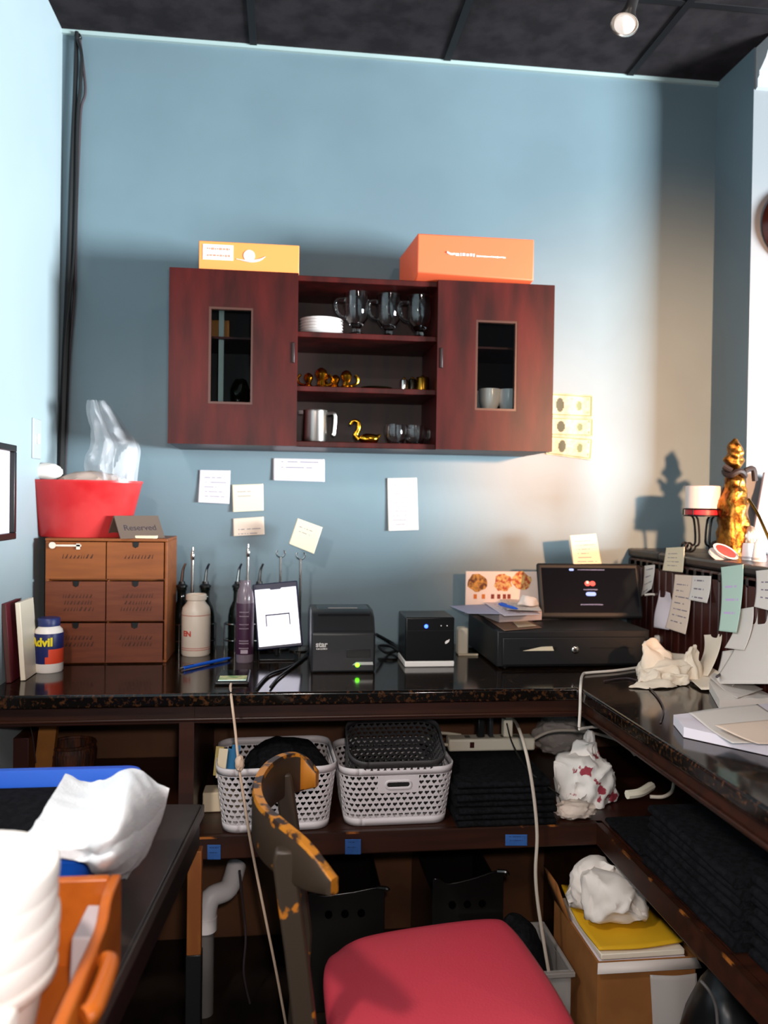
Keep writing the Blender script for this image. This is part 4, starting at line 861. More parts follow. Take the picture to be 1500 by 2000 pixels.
# red and white dish
c = le(1417, -.52)
r = T('red_dish', 'small red and white dish tilted up on the bar ledge', 'dish', c+Vector((0,0,.018)), rot=(.55, .25, 0))
MB().lathe([(0,-.006),(.025,-.006),(.036,.004),(.034,.005),(0,-.002)], sx=1).build('rim', china, r); MB().lathe([(0,.0),(.029,.003),(.028,.0045),(0,.0035)]).build('centre', mat('red_glaze', 'C8321E', .3), r)
MB().lathe([(0,0),(.03,0),(.03,.006),(0,.006)], c=(-.01,.0,-.016)).build('foot', china, r)
for u, l, y, h_ in ((1463,'short white cup on the ledge near the red dish',-.55,.045),(1483,'taller white napkin cone at the right picture edge on the ledge',-.60,.058)):
    c = le(u, y); r = T('white_holder', l, 'cup', c, 0, 'white cups on the bar ledge')
    MB().lathe([(0,0),(.017,0),(.018,.003),(.013 if h_>.05 else .016,h_*.8),(.006 if h_>.05 else .015,h_),(0,h_)]).build('body', china, r); MB().lathe([(.0175,.004),(.0185,.005),(.0185,.009),(.0175,.010)]).build('band', mat('grey_band', 'A8A0A0', .4), r)
c = le(1496, -.30); r = T('leaning_plaque', 'grey plaque leaning behind the gold bottle on the bar ledge', 'plaque', c+Vector((0,.0,.0)), rot=(-.18, .28, 0))
MB().bb(-.05, .07, 0, .01, .005, hz(1480,920,-.30)).build('board', mat('grey_lilac_board', '8F858C', .5), r, bevel=.002); MB().bb(-.055, .075, -.004, .0, 0.0, .006).build('lower_edge', black, r)
cable('beaded_strap', 'dark gold strap slanting down across the plaque', [P(1462,975,y=-.47),P(1478,1000,y=-.5),P(1492,1030,y=-.53),P(1505,1060,y=-.55)], .004, mat('dark_gold'), cat='strap')

# ---------------------------------------------------------------- lower shelf
ZH = ZS+.0006
def basket(name, label, w_, d_, h_, top_flare, m, loc, rz, cell=.0165, handle=None, group='plastic baskets on the lower shelf', rim=.018):
    r = T(name, label, 'basket', loc, rz, group)
    def rr_pt(s, z):          # s in 0..1 along a rounded rectangle, z 0..h
        f = 1-top_flare*(1-z/h_); a, b_, rad = w_/2*f, d_/2*f, .045*f
        segs = [(2*(a-rad), 'f'), (math.pi/2*rad, 'c0'), (2*(b_-rad), 'r'), (math.pi/2*rad, 'c1'), (2*(a-rad), 'b'), (math.pi/2*rad, 'c2'), (2*(b_-rad), 'l'), (math.pi/2*rad, 'c3')]
        tot = sum(q for q, _ in segs); t = (s % 1)*tot
        for q, k in segs:
            if t <= q+1e-9: break
            t -= q
        if k == 'f': return Vector((-a+rad+t, -b_, z))
        if k == 'r': return Vector((a, -b_+rad+t, z))
        if k == 'b': return Vector((a-rad-t, b_, z))
        if k == 'l': return Vector((-a, b_-rad-t, z))
        i = int(k[1]); cx, cy, a0 = ((a-rad,-b_+rad,-math.pi/2),(a-rad,b_-rad,0),(-a+rad,b_-rad,math.pi/2),(-a+rad,-b_+rad,math.pi))[i]
        th = a0+t/rad; return Vector((cx+rad*math.cos(th), cy+rad*math.sin(th), z))
    per = 2*(w_+d_)*.92; n = int(per/cell); zlo, zhi = .018, h_-rim; nr = max(2, round((zhi-zlo)/(cell*.8))); dz = (zhi-zlo)/nr
    b = MB(); heart = [(-.36,.0),(-.36,.28),(-.15,.36),(0,.25),(.15,.36),(.36,.28),(.36,.0),(0,-.41)]
    outer = [(-.5,-.5),(-.5,.0),(-.5,.5),(0,.5),(.5,.5),(.5,0),(.5,-.5),(0,-.5)]
    hx = None
    if handle: hx = handle
    fshare = (w_-.09)/((w_-.09+d_-.09)*2+2*math.pi*.045)
    for j in range(nr):
        for i in range(n):
            sc = (i+.5+(.5 if j % 2 else 0))/n; zc = zlo+(j+.5)*dz
            fp = rr_pt(sc, zc)
            solid = hx and fp.y < -d_*.3 and abs(fp.x) < hx[0] and hx[1] < zc < hx[2]
            if solid: continue
            O = [rr_pt((sc*n+x)/n, zc+y*dz) for x, y in outer]; Hh = [rr_pt((sc*n+x)/n, zc+y*dz) for x, y in heart]
            b.add(O+Hh, [(k, (k+1) % 8, 8+(k+1) % 8, 8+k) for k in range(8)])
    if hx:                                   # the hand slot in the front
        x0, z0, z1 = hx; zc = (z0+z1)/2; N = 32; yo = -d_/2*(1-top_flare*(1-zc/h_))
        outp, inp = [], []
        for k in range(N):
            a = 2*math.pi*k/N; ca, sa = math.cos(a), math.sin(a); q = max(abs(ca), abs(sa)); hw, hz_ = x0+cell*.5, (z1-z0)/2+dz*.4
            outp.append(rr_at(x0, 0, 0) if False else Vector((hw*ca/q, -d_/2*(1-top_flare*(1-(zc+hz_*sa/q)/h_))-.0005, zc+hz_*sa/q)))
            rs = .009; ex = x0-.012-rs; xx = rs*ca+(ex if ca > 1e-6 else -ex if ca < -1e-6 else 0); zz = zc+rs*sa
            inp.append(Vector((xx, -d_/2*(1-top_flare*(1-zz/h_))-.0005, zz)))
        b.add(outp+inp, [(k, (k+1) % N, N+(k+1) % N, N+k) for k in range(N)])
        r2 = [p+Vector((0,-.002,0)) for p in inp]; b.tube(r2+[r2[0]], .0022, n=6, smooth=False)
    b.build('lattice_wall', m, r, solid=.0022, smooth=False)
    b = MB(); ns = 96
    for z0, z1 in ((0, zlo), (zhi, h_)):
        b.grid([[rr_pt(i/ns, z) for i in range(ns+1)] for z in (z0, z1)])
    b.build('rim', m, r, solid=.0032)
    b = MB(); b.add([rr_pt(i/ns, .002)*1 for i in range(ns)], [tuple(range(ns))]); b.build('bottom', m, r, solid=.002)
    return r
def put(u0, u1, vb, z=ZS):
    a, b_ = P(u0, vb, z=z), P(u1, vb, z=z); return (a+b_)/2, (b_-a).length
cL, wb = put(432, 640, 1625); wt = P(655,1500,y=cL.y).x-P(417,1500,y=cL.y).x; hb = P(540, 1500, y=cL.y-.01).z-ZS
cR, wb2 = put(672, 875, 1612); wt2 = P(886,1490,y=cR.y).x-P(660,1490,y=cR.y).x; hb2 = P(770, 1500, y=cR.y-.01).z-ZS
db = .26
basket('plastic_basket', 'light grey heart-hole basket behind the chair back, stuffed with dark cloth', wt, db, hb, .12, basketg, (cL.x, cL.y+db/2*.9, ZH+.001), .04)
basket('plastic_basket', 'light grey heart-hole basket with a hand slot, in the middle of the shelf', wt2, db, hb2, .12, basketg, (cR.x, cR.y+db/2*.9, ZH+.001), .02, handle=(.043, hb2*.60, hb2*.82))
dkb = basket('plastic_basket', 'dark grey heart-hole basket tipped inside the light one in the middle of the shelf', wt2*.84, .17, .17, .06, basketd, (cR.x, cR.y+db*.47, ZH+.045), .02)
dkb.rotation_euler = (.42, 0, .02)
# contents of left basket
o = crumple((0,0,0), (wt*.74, db*.74, hb*1.12), 41, .10, 1.8, 4).build('black_cloth', blackfab); o.location = (cL.x+.022, cL.y+db*.5, ZH+.006); tag(o, 'black cloth bundled inside the light grey basket behind the chair', 'cloth')
def stick(name, label, cat, px0, px1, y, m, w_=.018, t_=.003, group=None):
    a, b_ = P(*px0, y=y), P(*px1, y=y); L = (b_-a).length; ang = math.atan2(b_.x-a.x, b_.z-a.z)
    o = MB().bb(-w_/2, w_/2, -t_/2, t_/2, 0, L).build(name, m, bevel=.001); o.location = a; o.rotation_euler = (0, ang, 0); return tag(o, label, cat, group)
yq = cL.y+.035
stick('blue_folder', 'blue card standing upright in the light grey basket', 'card', (452,1520), (462,1455), yq, mat('teal_blue_card', '2A6A96', .5), .02)
stick('blue_folder', 'thin blue card beside the other in the light grey basket', 'card', (440,1520), (449,1462), yq+.02, mat('teal_blue_card'), .012)
stick('paper_slip', 'cream paper slip at the left end of the light grey basket', 'paper', (430,1520), (437,1462), yq+.01, papery, .022)
stick('paper_slip', 'yellowish paper slip behind the cream slip in the basket', 'paper', (424,1515), (430,1458), yq+.04, mat('olive_paper', 'A8945A', .7), .02)
o = crumple((0,0,0), (.02,.02,.035), 5, .2, 2, 3).build('cable_knot', mat('peach_cable')); o.location = P(468, 1506, y=YF-.062); tag(o, 'small knot in the hanging pale charging cable', 'knot')
# folded linens on the back shelf
def linen(label, loc, w_, d_, t_, rz, group, seed):
    r = random.Random(seed); b = MB(); n = 10; prof = []
    for k in range(7): a = -math.pi/2-k*math.pi/6; prof.append((-d_/2+t_/2+t_/2*math.cos(a), t_/2+t_/2*math.sin(a)))
    prof += [(d_/2, t_*.94), (d_/2, t_*.56), (d_/2-.006, t_*.5), (d_/2, t_*.44), (d_/2, t_*.04)]
    rows = [[Vector((-w_/2+w_*i/n, y+.003*noise.noise(Vector((i*.5,y*9,seed))), z+.0016*noise.noise(Vector((i*.7,y*12,seed+4))) if z > .001 else z)) for y, z in prof+[prof[0]]] for i in range(n+1)]
    b.grid(rows); m = len(prof); b.add(rows[0][:-1]+rows[-1][:-1], [tuple(range(m)), tuple(range(m, 2*m))])
    o = b.build('folded_linen', blackfab, angle=50); o.location = loc; o.rotation_euler.z = rz; return tag(o, label, 'linen', group)
a, b_ = P(888, 1618, z=ZS), P(1092, 1612, z=ZS); cS = (a+b_)/2; wS = b_.x-a.x-.01; nS = 7; hS = P(990, 1528, y=cS.y).z-ZS; tS = hS/nS; dS = .30
ords = ['bottom', 'second from bottom', 'third from bottom', 'middle', 'third from top', 'second from top', 'topmost']
for i in range(nS):
    rn = random.Random(i+50)
    linen('black folded linen, %s of the stack beside the grey basket' % ords[i], (cS.x+rn.uniform(-.005,.005)-.002*i, cS.y+dS/2+rn.uniform(-.004,.004), ZH+i*tS), wS*(.98 if i < 5 else .93), dS, tS*.97, rn.uniform(-.012,.012), 'stack of black linens on the back shelf', i)
zL = ZH+nS*tS+.001
# power strip
yS = P(955, 1462, z=zL).y; a, b_ = P(874, 1455, y=yS), P(1040, 1455, y=yS)
r = T('power_strip', 'cream power strip lying on the back of the black linens', 'power strip', ((a.x+b_.x)/2, yS, zL), -.02); wq = b_.x-a.x
MB().bb(-wq/2, wq/2, -.025, .025, 0, .034).build('body', cream, r, bevel=.005); MB().bb(-wq*.26, -wq*.21, -.0262, -.024, .010, .026).build('switch', mat('dark_red_switch', '3A1410', .3), r, bevel=.001)
for k in range(5): MB().bb(-wq*.30+k*wq*.14, -wq*.24+k*wq*.14, -.012, .012, .0335, .0346).build('socket', mat('socket_grey', '7A7264', .5), r)
zq = zL+.0346
for u, w_, h_, m, l in ((938,.020,.052,black,'black charger plugged into the power strip'),(957,.012,.062,mat('dark_grey_plug','2A2A2E',.4),'thin dark plug next to the black charger'),(990,.026,.048,cream,'cream adapter plugged into the right end of the power strip')):
    q = P(u, 1440, y=yS); o = T('charger_plug', l, 'plug', (q.x, yS, zq+.0005), 0, 'plugs in the power strip')
    MB().bb(-w_/2, w_/2, -.014, .014, 0, h_).build('body', m, o, bevel=.003); MB().cyl((0,0,h_), (0,0,h_+.010), .004, .003, n=10).build('strain_relief', m, o)
cable('power_cable', 'cream power strip cable looping over the middle basket rim', [P(874,1455,y=yS),P(850,1450,y=yS-.02),P(836,1440,y=yS-.02),P(842,1432,y=yS+.02),P(870,1432,y=yS+.05),P(900,1436,y=yS+.06)], .0042, cream)
cable('adapter_cable', 'thick cream cable hanging from the cream adapter past the shelf to the floor', [P(989,1402,y=yS),P(1003,1405,y=yS-.03),P(1016,1430,y=YS+.05),P(1030,1480,y=YS-.03),P(1042,1550,y=YS-.04),P(1049,1630,y=YS-.04),P(1046,1700,y=YS-.04),P(1050,1760,y=YS-.04),P(1062,1840,y=YS-.04),P(1073,1905,y=YS-.04)], .0042, mat('cream_cable', 'BFB2A4', .5))
cable('adapter_cable', 'thin black cable sagging across the front of the black linens', [P(989,1410,y=yS-.01),P(1000,1450,y=yS-.06),P(1025,1495,y=YS+.06),P(1060,1530,y=YS+.02),P(1092,1552,y=YS+.03)], .0022, blackrub)
cable('power_cable', 'pale flat cable running along the shelf back to the right', [P(1035,1448,y=yS),P(1070,1430,y=yS),P(1110,1426,y=yS),P(1160,1432,y=yS),P(1215,1450,y=yS),P(1240,1475,y=yS)], .004, mat('cream_cable'))
# crumpled white bags
redpr = mat('white_bag_red_print', 'F0EAE4', .7, var='A23A48', scale=20, amt=(.60,.62))
hullheap('crumpled white plastic bag with red print on the lower shelf', (1162,1584), [(0,0,.21,.16,.13,34,.15),(.005,.02,.14,.12,.17,30,.45),(.02,.02,.06,.05,.205,18,.5),(-.06,-.03,.06,.06,.06,14,.3),(.06,.0,.07,.1,.09,16,.3)], redpr, 41, name='plastic_bag', cat='bag', z=ZS)
blob('paper_bag', 'greyish flattened bag behind the white printed bag', 'bag', (1105,1480), ZS, (.17,.10,.12), 53, mat('grey_white_bag', 'A8A09A', .6), .16, 1.5, ang=18)
blob('crumpled_napkin', 'crumpled white napkin at the shelf corner before the printed bag', 'napkin', (1130,1606), ZS, (.095,.055,.042), 55, mat('tan_white_cloth', 'D2C0B2', .8), .22, 2.2)
o = MB().tube([P(1225,1552,z=.66),P(1250,1548,z=.66),P(1272,1535,z=.66)], .011).build('white_plug', cream); tag(o, 'cream plug lying on the black linens near the printed bag', 'plug')
cable('power_cable', 'cream flat cable curling from the cream plug on the right shelf', [P(1270,1556,z=.65),P(1295,1556,z=.65),P(1312,1546,z=.655),P(1316,1530,z=.66)], .0045, mat('cream_cable'))
# right shelf linens: four stacks along the shelf
xs0 = XS+.012
stacks = [(-.765, .19, 2, .0), (-1.055, .36, 7, .004), (-1.46, .42, 8, .03)]
stn = ['flat pair at the inner corner', 'middle stack along the shelf', 'stack nearest the camera']
for si, (yc_, wl, n_, xo) in enumerate(stacks):
    for i in range(n_):
        rn = random.Random(100*si+i); t_ = .0185 if si else .012
        o = linen('black folded linen on the right shelf, %s, %s' % (stn[si], 'bottom one' if i == 0 else 'topmost one' if i == n_-1 else 'number %d up' % (i+1)),
              (xs0+.145+xo+rn.uniform(-.008,.008), yc_+rn.uniform(-.006,.006), ZH+i*t_), wl, .28, t_*.97, -math.pi/2+rn.uniform(-.02,.02), 'black linens on the right shelf', 20+i+10*si)
# tapes on the shelf edge
for u0, u1, v0, v1, l in ((405,431,1650,1679,'blue tape tag at the left end of the shelf edge'),(674,705,1639,1669,'blue tape tag on the shelf edge under the middle basket'),(987,1030,1630,1652,'blue tape tag on the shelf edge under the black linens')):
    o = sheet('tape_tag', l, 'tape', [P(u, v, y=YS-.002) for u, v in ((u0,v0),(u1,v0),(u1,v1),(u0,v1))], bluetape, lines=3, im=mat('dark_blue_ink','17305E',.7), group='blue tape tags on the shelf edge', seed=int(u0), bot=.75)
# left part behind the table
ctrl = P(88, 1480, y=-.30)
stick('wooden_wedge', 'yellow-brown wooden wedge under the left end of the counter', 'wood block', (84,1520), (98,1402), -.34, mat('yellow_brown_wood', '9A6426', .6, var='84501C', scale=10), .045, .03)
p = P(140, 1520, y=-.30); r = T('wicker_bowl', 'dark brown woven bowl behind the blue bin', 'bowl', (p.x, -.30, ZH))
zz = P(140, 1452, y=-.30).z-ZH
b = MB().lathe([(0,0),(.05,0),(.062,zz*.5),(.066,zz*.85),(.060,zz),(.054,zz*.98),(.052,zz*.4),(0,.01)], n=36); b.build('bowl_body', mat('woven_brown', '2E170C', .6, var='5A2C14', scale=20, stretch=(3,3,.6), bump=.4), r)
MB().tube([(.06*math.cos(a), .06*math.sin(a), zz) for a in [k*math.pi/12 for k in range(25)]], .005, n=8, smooth=False).build('rim', mat('woven_brown'), r)
p = P(-6, 1500, y=-.36); o = MB().bb(-.06, .04, -.06, .06, 0, P(0,1420,y=-.36).z-ZH).build('wooden_crate', mat('rust_brown_wood', '6A2A10', .6, var='7A3514', scale=9), bevel=.002); tag(o, 'rust-brown wooden crate at the far left under the counter', 'crate'); o.location = (p.x, -.36, ZH)
o = MB().bb(-.02, .02, -.05, .05, 0, P(0,1432,y=-.36).z-ZH).build('dark_book', mat('dark_red_cover', '38120C', .5), bevel=.002); tag(o, 'dark red book standing between the rust-brown crate and the wedge', 'book'); q = P(52,1500,y=-.36); o.location = (q.x, -.36, ZH)
o = MB().bb(-.05, .05, -.03, .03, 0, .05).build('dark_tray', papery, bevel=.003); tag(o, 'small pale carton at the left end of the shelf before the baskets', 'carton'); q = P(388, 1552, y=-.42); o.location = (-.145, -.46, ZH)
cable('thin_cable', 'thin dark cable hanging down the back panel under the left counter', [P(48,1360,y=-.46),P(55,1400,y=-.44),P(64,1440,y=-.42),P(70,1490,y=-.40)], .0016, mat('grey_brown_cable'))

# ---------------------------------------------------------------- under the shelf
b = MB(); p = P(432, 1745, y=-.40); q = P(402, 1772, y=-.40)
r = T('drain_pipe', 'white plastic drain pipe elbow under the lower shelf, behind the table corner', 'pipe', (q.x, -.40, 0))
e0, e1 = P(462, 1690, y=-.30)-Vector((q.x,-.40,0)), P(446, 1735, y=-.36)-Vector((q.x,-.40,0))
MB().tube([e0, e1, (.012,.01,q.z+.02), (0,0,q.z-.03)], .027, n=20).build('elbow', pvc, r); MB().cyl((0,0,.0), (0,0,q.z-.03), .023, n=20).build('downpipe', greypost, r); MB().cyl((0,0,q.z-.06), (0,0,q.z-.025), .030, n=20).build('collar', pvc, r)
MB().cyl(e0, e0+Vector((.012,.02,.05)), .018, n=16).build('tailpiece', mat('brown_tailpiece', '3A2018', .4), r)
cable('thin_cable', 'thin pale cable hanging beside the white drain pipe', [P(468,1700,y=-.42),P(474,1760,y=-.42),P(480,1830,y=-.42),P(476,1900,y=-.42),P(488,1960,y=-.42)], .003, mat('grey_brown_cable'))
def crate(label, px0, px1, vtop, y, dep, ear, seed):
    a, b_ = P(px0, vtop, y=y), P(px1, vtop, y=y); w_ = b_.x-a.x; h_ = a.z
    r = T('black_crate', label, 'crate', (a.x+w_/2, y, .0006), 0, 'black plastic crates on the floor under the shelf')
    t = .006; x = w_/2
    fp = [(-x,0),(x,0)]
    top = [(x,h_+ear*.9),(x*.86,h_+ear),(x*.6,h_+ear*.85),(x*.2,h_+ear*.45),(-x*.25,h_+.004),(-x*.55,h_),(-x*.7,h_+ear*.15),(-x*.8,h_+ear*.5),(-x*.95,h_+ear*.55),(-x,h_+ear*.3)]
    MB().prism(fp+top, 0, t, 'y').build('front_wall', mat('glossy_black_plastic', '141211', .22), r, bevel=.002)
    b = MB(); b.bb(-x, -x+t, t, dep, 0, h_*.92); b.bb(x-t, x, t, dep, 0, h_*.92); b.bb(-x+t, x-t, dep-t, dep, 0, h_*.92); b.bb(-x+t, x-t, t, dep-t, 0, t); b.build('tray_body', mat('glossy_black_plastic'), r, bevel=.002)
    MB().tube([(x*.80,-.004,h_+ear),(x*1.02,-.012,h_+ear*1.02),(x*1.06,-.014,h_+ear*.75)], .006, n=8).build('grip_lip', mat('glossy_black_plastic'), r)
    for k in range(3):
        MB().lathe([(0,0),(.010,0),(.010,.002),(0,.002)], c=(-x*.45+k*x*.42,-.0015,h_*.84), M=Matrix.Rotation(math.pi/2,3,'X')).build('hole', mat('hole_black', '030303', .9, spec=0), r)
crate('black plastic crate under the shelf, behind the chair back', 600, 752, 1752, -.43, .32, .018, 1)
crate('black plastic crate with a raised curled edge, right of the other crate', 845, 984, 1728, -.47, .34, .030, 2)
# clear bin with black cloth
a, b_ = P(1045, 1900, y=-.73), P(1152, 1900, y=-.73); zc = a.z
r = T('clear_bin', 'clear plastic bin of black cloth on the floor left of the cardboard box', 'bin', (.60, -.62, .0006))
f = MB(); t = .004
for (x0,x1,y0,y1) in ((-.11,.095,-.11,-.106),(-.11,.095,.106,.11),(-.11,-.106,-.106,.106),(.091,.095,-.106,.106)): f.bb(x0, x1, y0, y1, .004, zc)
f.bb(-.11, .095, -.11, .11, 0, .004); f.build('tub', binclear, r)
f = MB()
for (x0,x1,y0,y1) in ((-.118,.103,-.12,-.11),(-.118,.103,.11,.12),(-.118,-.11,-.11,.11),(.095,.103,-.11,.11)): f.bb(x0, x1, y0, y1, zc-.012, zc)
f.build('rim', mat('cloudy_rim_plastic', '8A8480', .35), r, bevel=.002)
o = crumple((0,0,0), (.15,.165,zc+.07), 61, .06, 2, 4).build('black_cloth', blackfab); o.location = (.592, -.62, .0055); tag(o, 'black cloth heaped in the clear plastic bin on the floor', 'cloth')
# cardboard box with papers
r = T('cardboard_box', 'open brown cardboard box of papers on the floor under the right shelf', 'box', (.84, -.675, .0006))
x, y0, h_ = .118, .150, .325
f = MB(); t = .005
f.bb(-x, x, -y0, -y0+t, 0, h_); f.bb(-x, x, y0-t, y0, 0, h_); f.bb(-x, -x+t, -y0+t, y0-t, 0, h_); f.bb(x-t, x, -y0+t, y0-t, 0, h_); f.bb(-x, x, -y0, y0, 0, t); f.build('carton', card, r)
f = MB(); f.add([(-x,y0*.2,h_),(-x,y0,h_),(-x-.03,y0*1.0,h_+.09),(-x-.02,y0*.5,h_+.075)], [(0,1,2,3)]); f.build('flap', card, r, solid=.004)
f = MB(); f.add([(x,-y0,h_),(x,y0*.6,h_),(x+.07,y0*.6,h_-.02),(x+.09,-y0,h_-.06)], [(0,1,2,3)]); f.build('flap', card, r, solid=.004)
f = MB(); f.add([(-x,-y0-.002,h_),(x,-y0-.002,h_),(x+.01,-y0-.012,h_-.02),(-x-.005,-y0-.012,h_-.02)], [(0,1,2,3)]); f.build('front_fold', mat('white_card_edge', 'D6C8C0', .7), r, solid=.003)
bx0, by0, bz0 = .84, -.675, h_
for i, (z, l, m_, ry) in enumerate(((.290,'lowest white sheet pile in the cardboard box',paper,.02),(.306,'white sheet pile with a purple edge in the cardboard box',paperp,-.03),(.322,'upper cream sheet pile in the cardboard box',creampaper,.05))):
    o = MB().box((0,0,.007), (.216-.006*i,.27,.0135)).build('paper_pile', m_, bevel=.002); o.location = (bx0-.002*i, by0, z); o.rotation_euler.z = ry*.3; tag(o, l, 'paper', 'papers in the cardboard box')
o = MB().grid(patch([[(-.10,-.13,.003),(0,-.135,.004),(.11,-.12,.006)],[(-.105,0,.004),(0,0,.012),(.105,.01,.006)],[(-.10,.13,.03),(0,.135,.016),(.10,.12,.006)]], 6, 6)).build('yellow_envelope', yellowp, solid=.004); o.location = (bx0-.005, by0+.005, .338); tag(o, 'yellow envelope on top of the papers in the cardboard box', 'envelope')
hullheap('crumpled white bag lying on the yellow envelope in the cardboard box', (1222,1828), [(0,0,.20,.18,.12,30,.2),(-.03,.04,.15,.13,.150,26,.3),(.06,-.03,.08,.08,.08,14,.3)], mat('warm_white_bag', 'E6DBD2', .7), 23, name='white_bag', cat='bag', z=.362)
o = MB().grid(patch([[(-.055,0,.30),(0,-.012,.302),(.055,-.004,.30)],[(-.05,-.012,.15),(.0,-.02,.15),(.06,-.012,.15)],[(-.055,-.01,.02),(0,-.014,.02),(.055,-.006,.02)]], 6, 8)).build('plastic_sleeve', sleeve_m, solid=.001); o.location = (bx0+.055, by0-y0-.016, 0); tag(o, 'clear plastic sleeve hanging down the front of the cardboard box', 'sleeve')
o = crumple((0,0,0), (.05,.03,.045), 64, .2, 2, 3).build('paper_scrap', paper); o.location = (bx0+.06, by0-y0-.07, .0006); tag(o, 'white paper scrap on the floor before the cardboard box', 'paper')
p = P(1395, 1960, y=-1.03); o = crumple((0,0,0), (.17,.20,P(1395,1905,y=-1.03).z), 65, .05, 1.5, 4, False).build('black_sack', mat('black_sack_plastic', '0B0B0C', .4)); o.location = (p.x+.02, -1.03, .0006); tag(o, 'rounded black sack under the right shelf at the bottom of the picture', 'sack')
cable('thin_cable', 'thin grey cable curving over the rounded black sack', [P(1368,1915,y=-1.14),P(1385,1935,y=-1.15),P(1398,1965,y=-1.15),P(1402,2010,y=-1.15)], .003, mat('grey_cable', '55504E', .5))

# ---------------------------------------------------------------- chair
r = T('dining_chair', 'worn dark wooden chair with a crimson padded seat and curved back rail', 'chair', (.28, -1.09, 0))
O = Vector((.28, -1.09, 0))
plan = [(.078,-.868),(.045,-.858),(.008,-.885),(-.026,-.955),(-.042,-1.06),(-.030,-1.165),(.004,-1.245),(.045,-1.298),(.086,-1.335)]
topz = [.795,.828,.838,.84,.84,.84,.838,.822,.782]; botz = [.762,.752,.75,.75,.75,.75,.75,.75,.756]
pl = spline([Vector((a, b_, 0)) for a, b_ in plan], 6); tz = [q.x for q in spline([Vector((z,0,0)) for z in topz], 6)]; bz = [q.x for q in spline([Vector((z,0,0)) for z in botz], 6)]
b = MB(); N = len(pl); ring = []
for k in range(N):
    tg = (pl[min(k+1,N-1)]-pl[max(k-1,0)]).normalized(); nn = Vector((tg.y, -tg.x, 0)); th_ = .0095
    cs_ = []
    for (sx, fz) in ((-1,.06),(-.7,0),(.7,0),(1,.06),(1,.5),(1,.92),(.75,1),(-.75,1),(-1,.92),(-1,.5)):
        cs_.append(pl[k]+nn*th_*sx+Vector((0,0,bz[k]+(tz[k]-bz[k])*fz))-O)
    ring.append(cs_)
m_ = 10; base = len(b.v); b.v += [tuple(p) for r_ in ring for p in r_]
for k in range(N-1):
    for i in range(m_):
        b.f.append([base+k*m_+i, base+k*m_+(i+1)%m_, base+(k+1)*m_+(i+1)%m_, base+(k+1)*m_+i])
        inner_far = k < 9 and i in (8, 9, 0)
        b.mi.append(2 if inner_far and k < 7 and not (i == 0 and k > 4) else 1 if i in (5,6,7) else 0)
b.f += [list(range(base, base+m_))[::-1], list(range(base+(N-1)*m_, base+N*m_))]; b.mi += [2, 1]
b.build('back_rail', [chairbrown, chairworn, mat('worn_orange_patch', 'B4711E', .45, var='A0611A', scale=10)], r, angle=50)
def post(x0, y, x1, z1, name='leg', lean=.0):
    b = MB(); w_ = .019; d_ = .013; pts = [(-.04-O.x+x0*0, 0), (x1, .46), (x0, z1)]
    rows = []
    for (xx, zz) in [(x1-.06, 0), (x1-.012, .25), (x1, .46), (x1-(x1-x0)*.5, (.46+z1)/2), (x0, z1-.02), (x0, z1)]:
        ww = w_*(.75 if zz >= z1 else .8 if zz == 0 else 1)
        rows.append([Vector((xx-ww, y-d_, zz))-O, Vector((xx+ww, y-d_, zz))-O, Vector((xx+ww, y+d_, zz))-O, Vector((xx-ww, y+d_, zz))-O])
    for k in range(len(rows)-1):
        b.add(rows[k]+rows[k+1], [(0,1,5,4),(1,2,6,5),(2,3,7,6),(3,0,4,7)])
    b.add(rows[0], [(3,2,1,0)]); b.add(rows[-1], [(0,1,2,3)])
    bm = bmesh.new(); [bm.verts.new(v) for v in b.v]; bm.verts.ensure_lookup_table(); [bm.faces.new([bm.verts[i] for i in f]) for f in b.f]; bmesh.ops.remove_doubles(bm, verts=bm.verts, dist=1e-5)
    c = MB(); bm.verts.index_update(); c.add([v.co for v in bm.verts], [[v.index for v in f.verts] for f in bm.faces]); bm.free()
    return c.build('leg', chairbrown, r, bevel=.005, seg=2)
post(.008, -1.272, .052, .805); post(.008, -.886, .052, .80)
for (xx, yy) in ((.478,-.905),(.478,-1.275)):
    MB().add([Vector(v)-O for v in ((xx-.012,yy-.012,0),(xx+.012,yy-.012,0),(xx+.012,yy+.012,0),(xx-.012,yy+.012,0),(xx-.019,yy-.019,.42),(xx+.019,yy-.019,.42),(xx+.019,yy+.019,.42),(xx-.019,yy+.019,.42))], [(3,2,1,0),(4,5,6,7),(0,1,5,4),(1,2,6,5),(2,3,7,6),(3,0,4,7)]).build('leg', chairbrown, r, bevel=.004)
sp_ = [(.088,-1.2),(.088,-1.02),(.112,-.968),(.171,-.920),(.327,-.885),(.465,-.872),(.497,-.905),(.513,-1.03),(.520,-1.17),(.515,-1.27),(.48,-1.31),(.33,-1.32),(.17,-1.31),(.105,-1.275)]
cs = [Vector((a, b_, 0))-O for a, b_ in sp_]; cl_ = spline(cs+[cs[0]], 6)[:-1]; cen = sum(cl_, Vector())/len(cl_)
b = MB(); rows = []
for f_, z in ((.93,.418),(.985,.424),(1.0,.438),(.995,.452),(.975,.463),(.93,.471),(.82,.478),(.55,.484),(.25,.487),(.02,.488)):
    rows.append([cen+(p-cen)*f_+Vector((0,0,z)) for p in cl_]); rows[-1].append(rows[-1][0].copy())
b.grid(rows); b.add(rows[0][:-1], [tuple(range(len(rows[0])-1))]); b.add(rows[-1][:-1], [tuple(range(len(rows[0])-1))]); b.build('seat', seatred, r, angle=70)
b = MB(); b.prism([((cen+(p-cen)*.92).x, (cen+(p-cen)*.92).y) for p in cl_], .375, .4175); b.build('seat_frame', chairbrown, r)
for yy in (-.905, -1.275): MB().cyl(Vector((.03,yy,.2))-O, Vector((.476,yy,.2))-O, .010, n=12).build('stretcher', chairbrown, r)

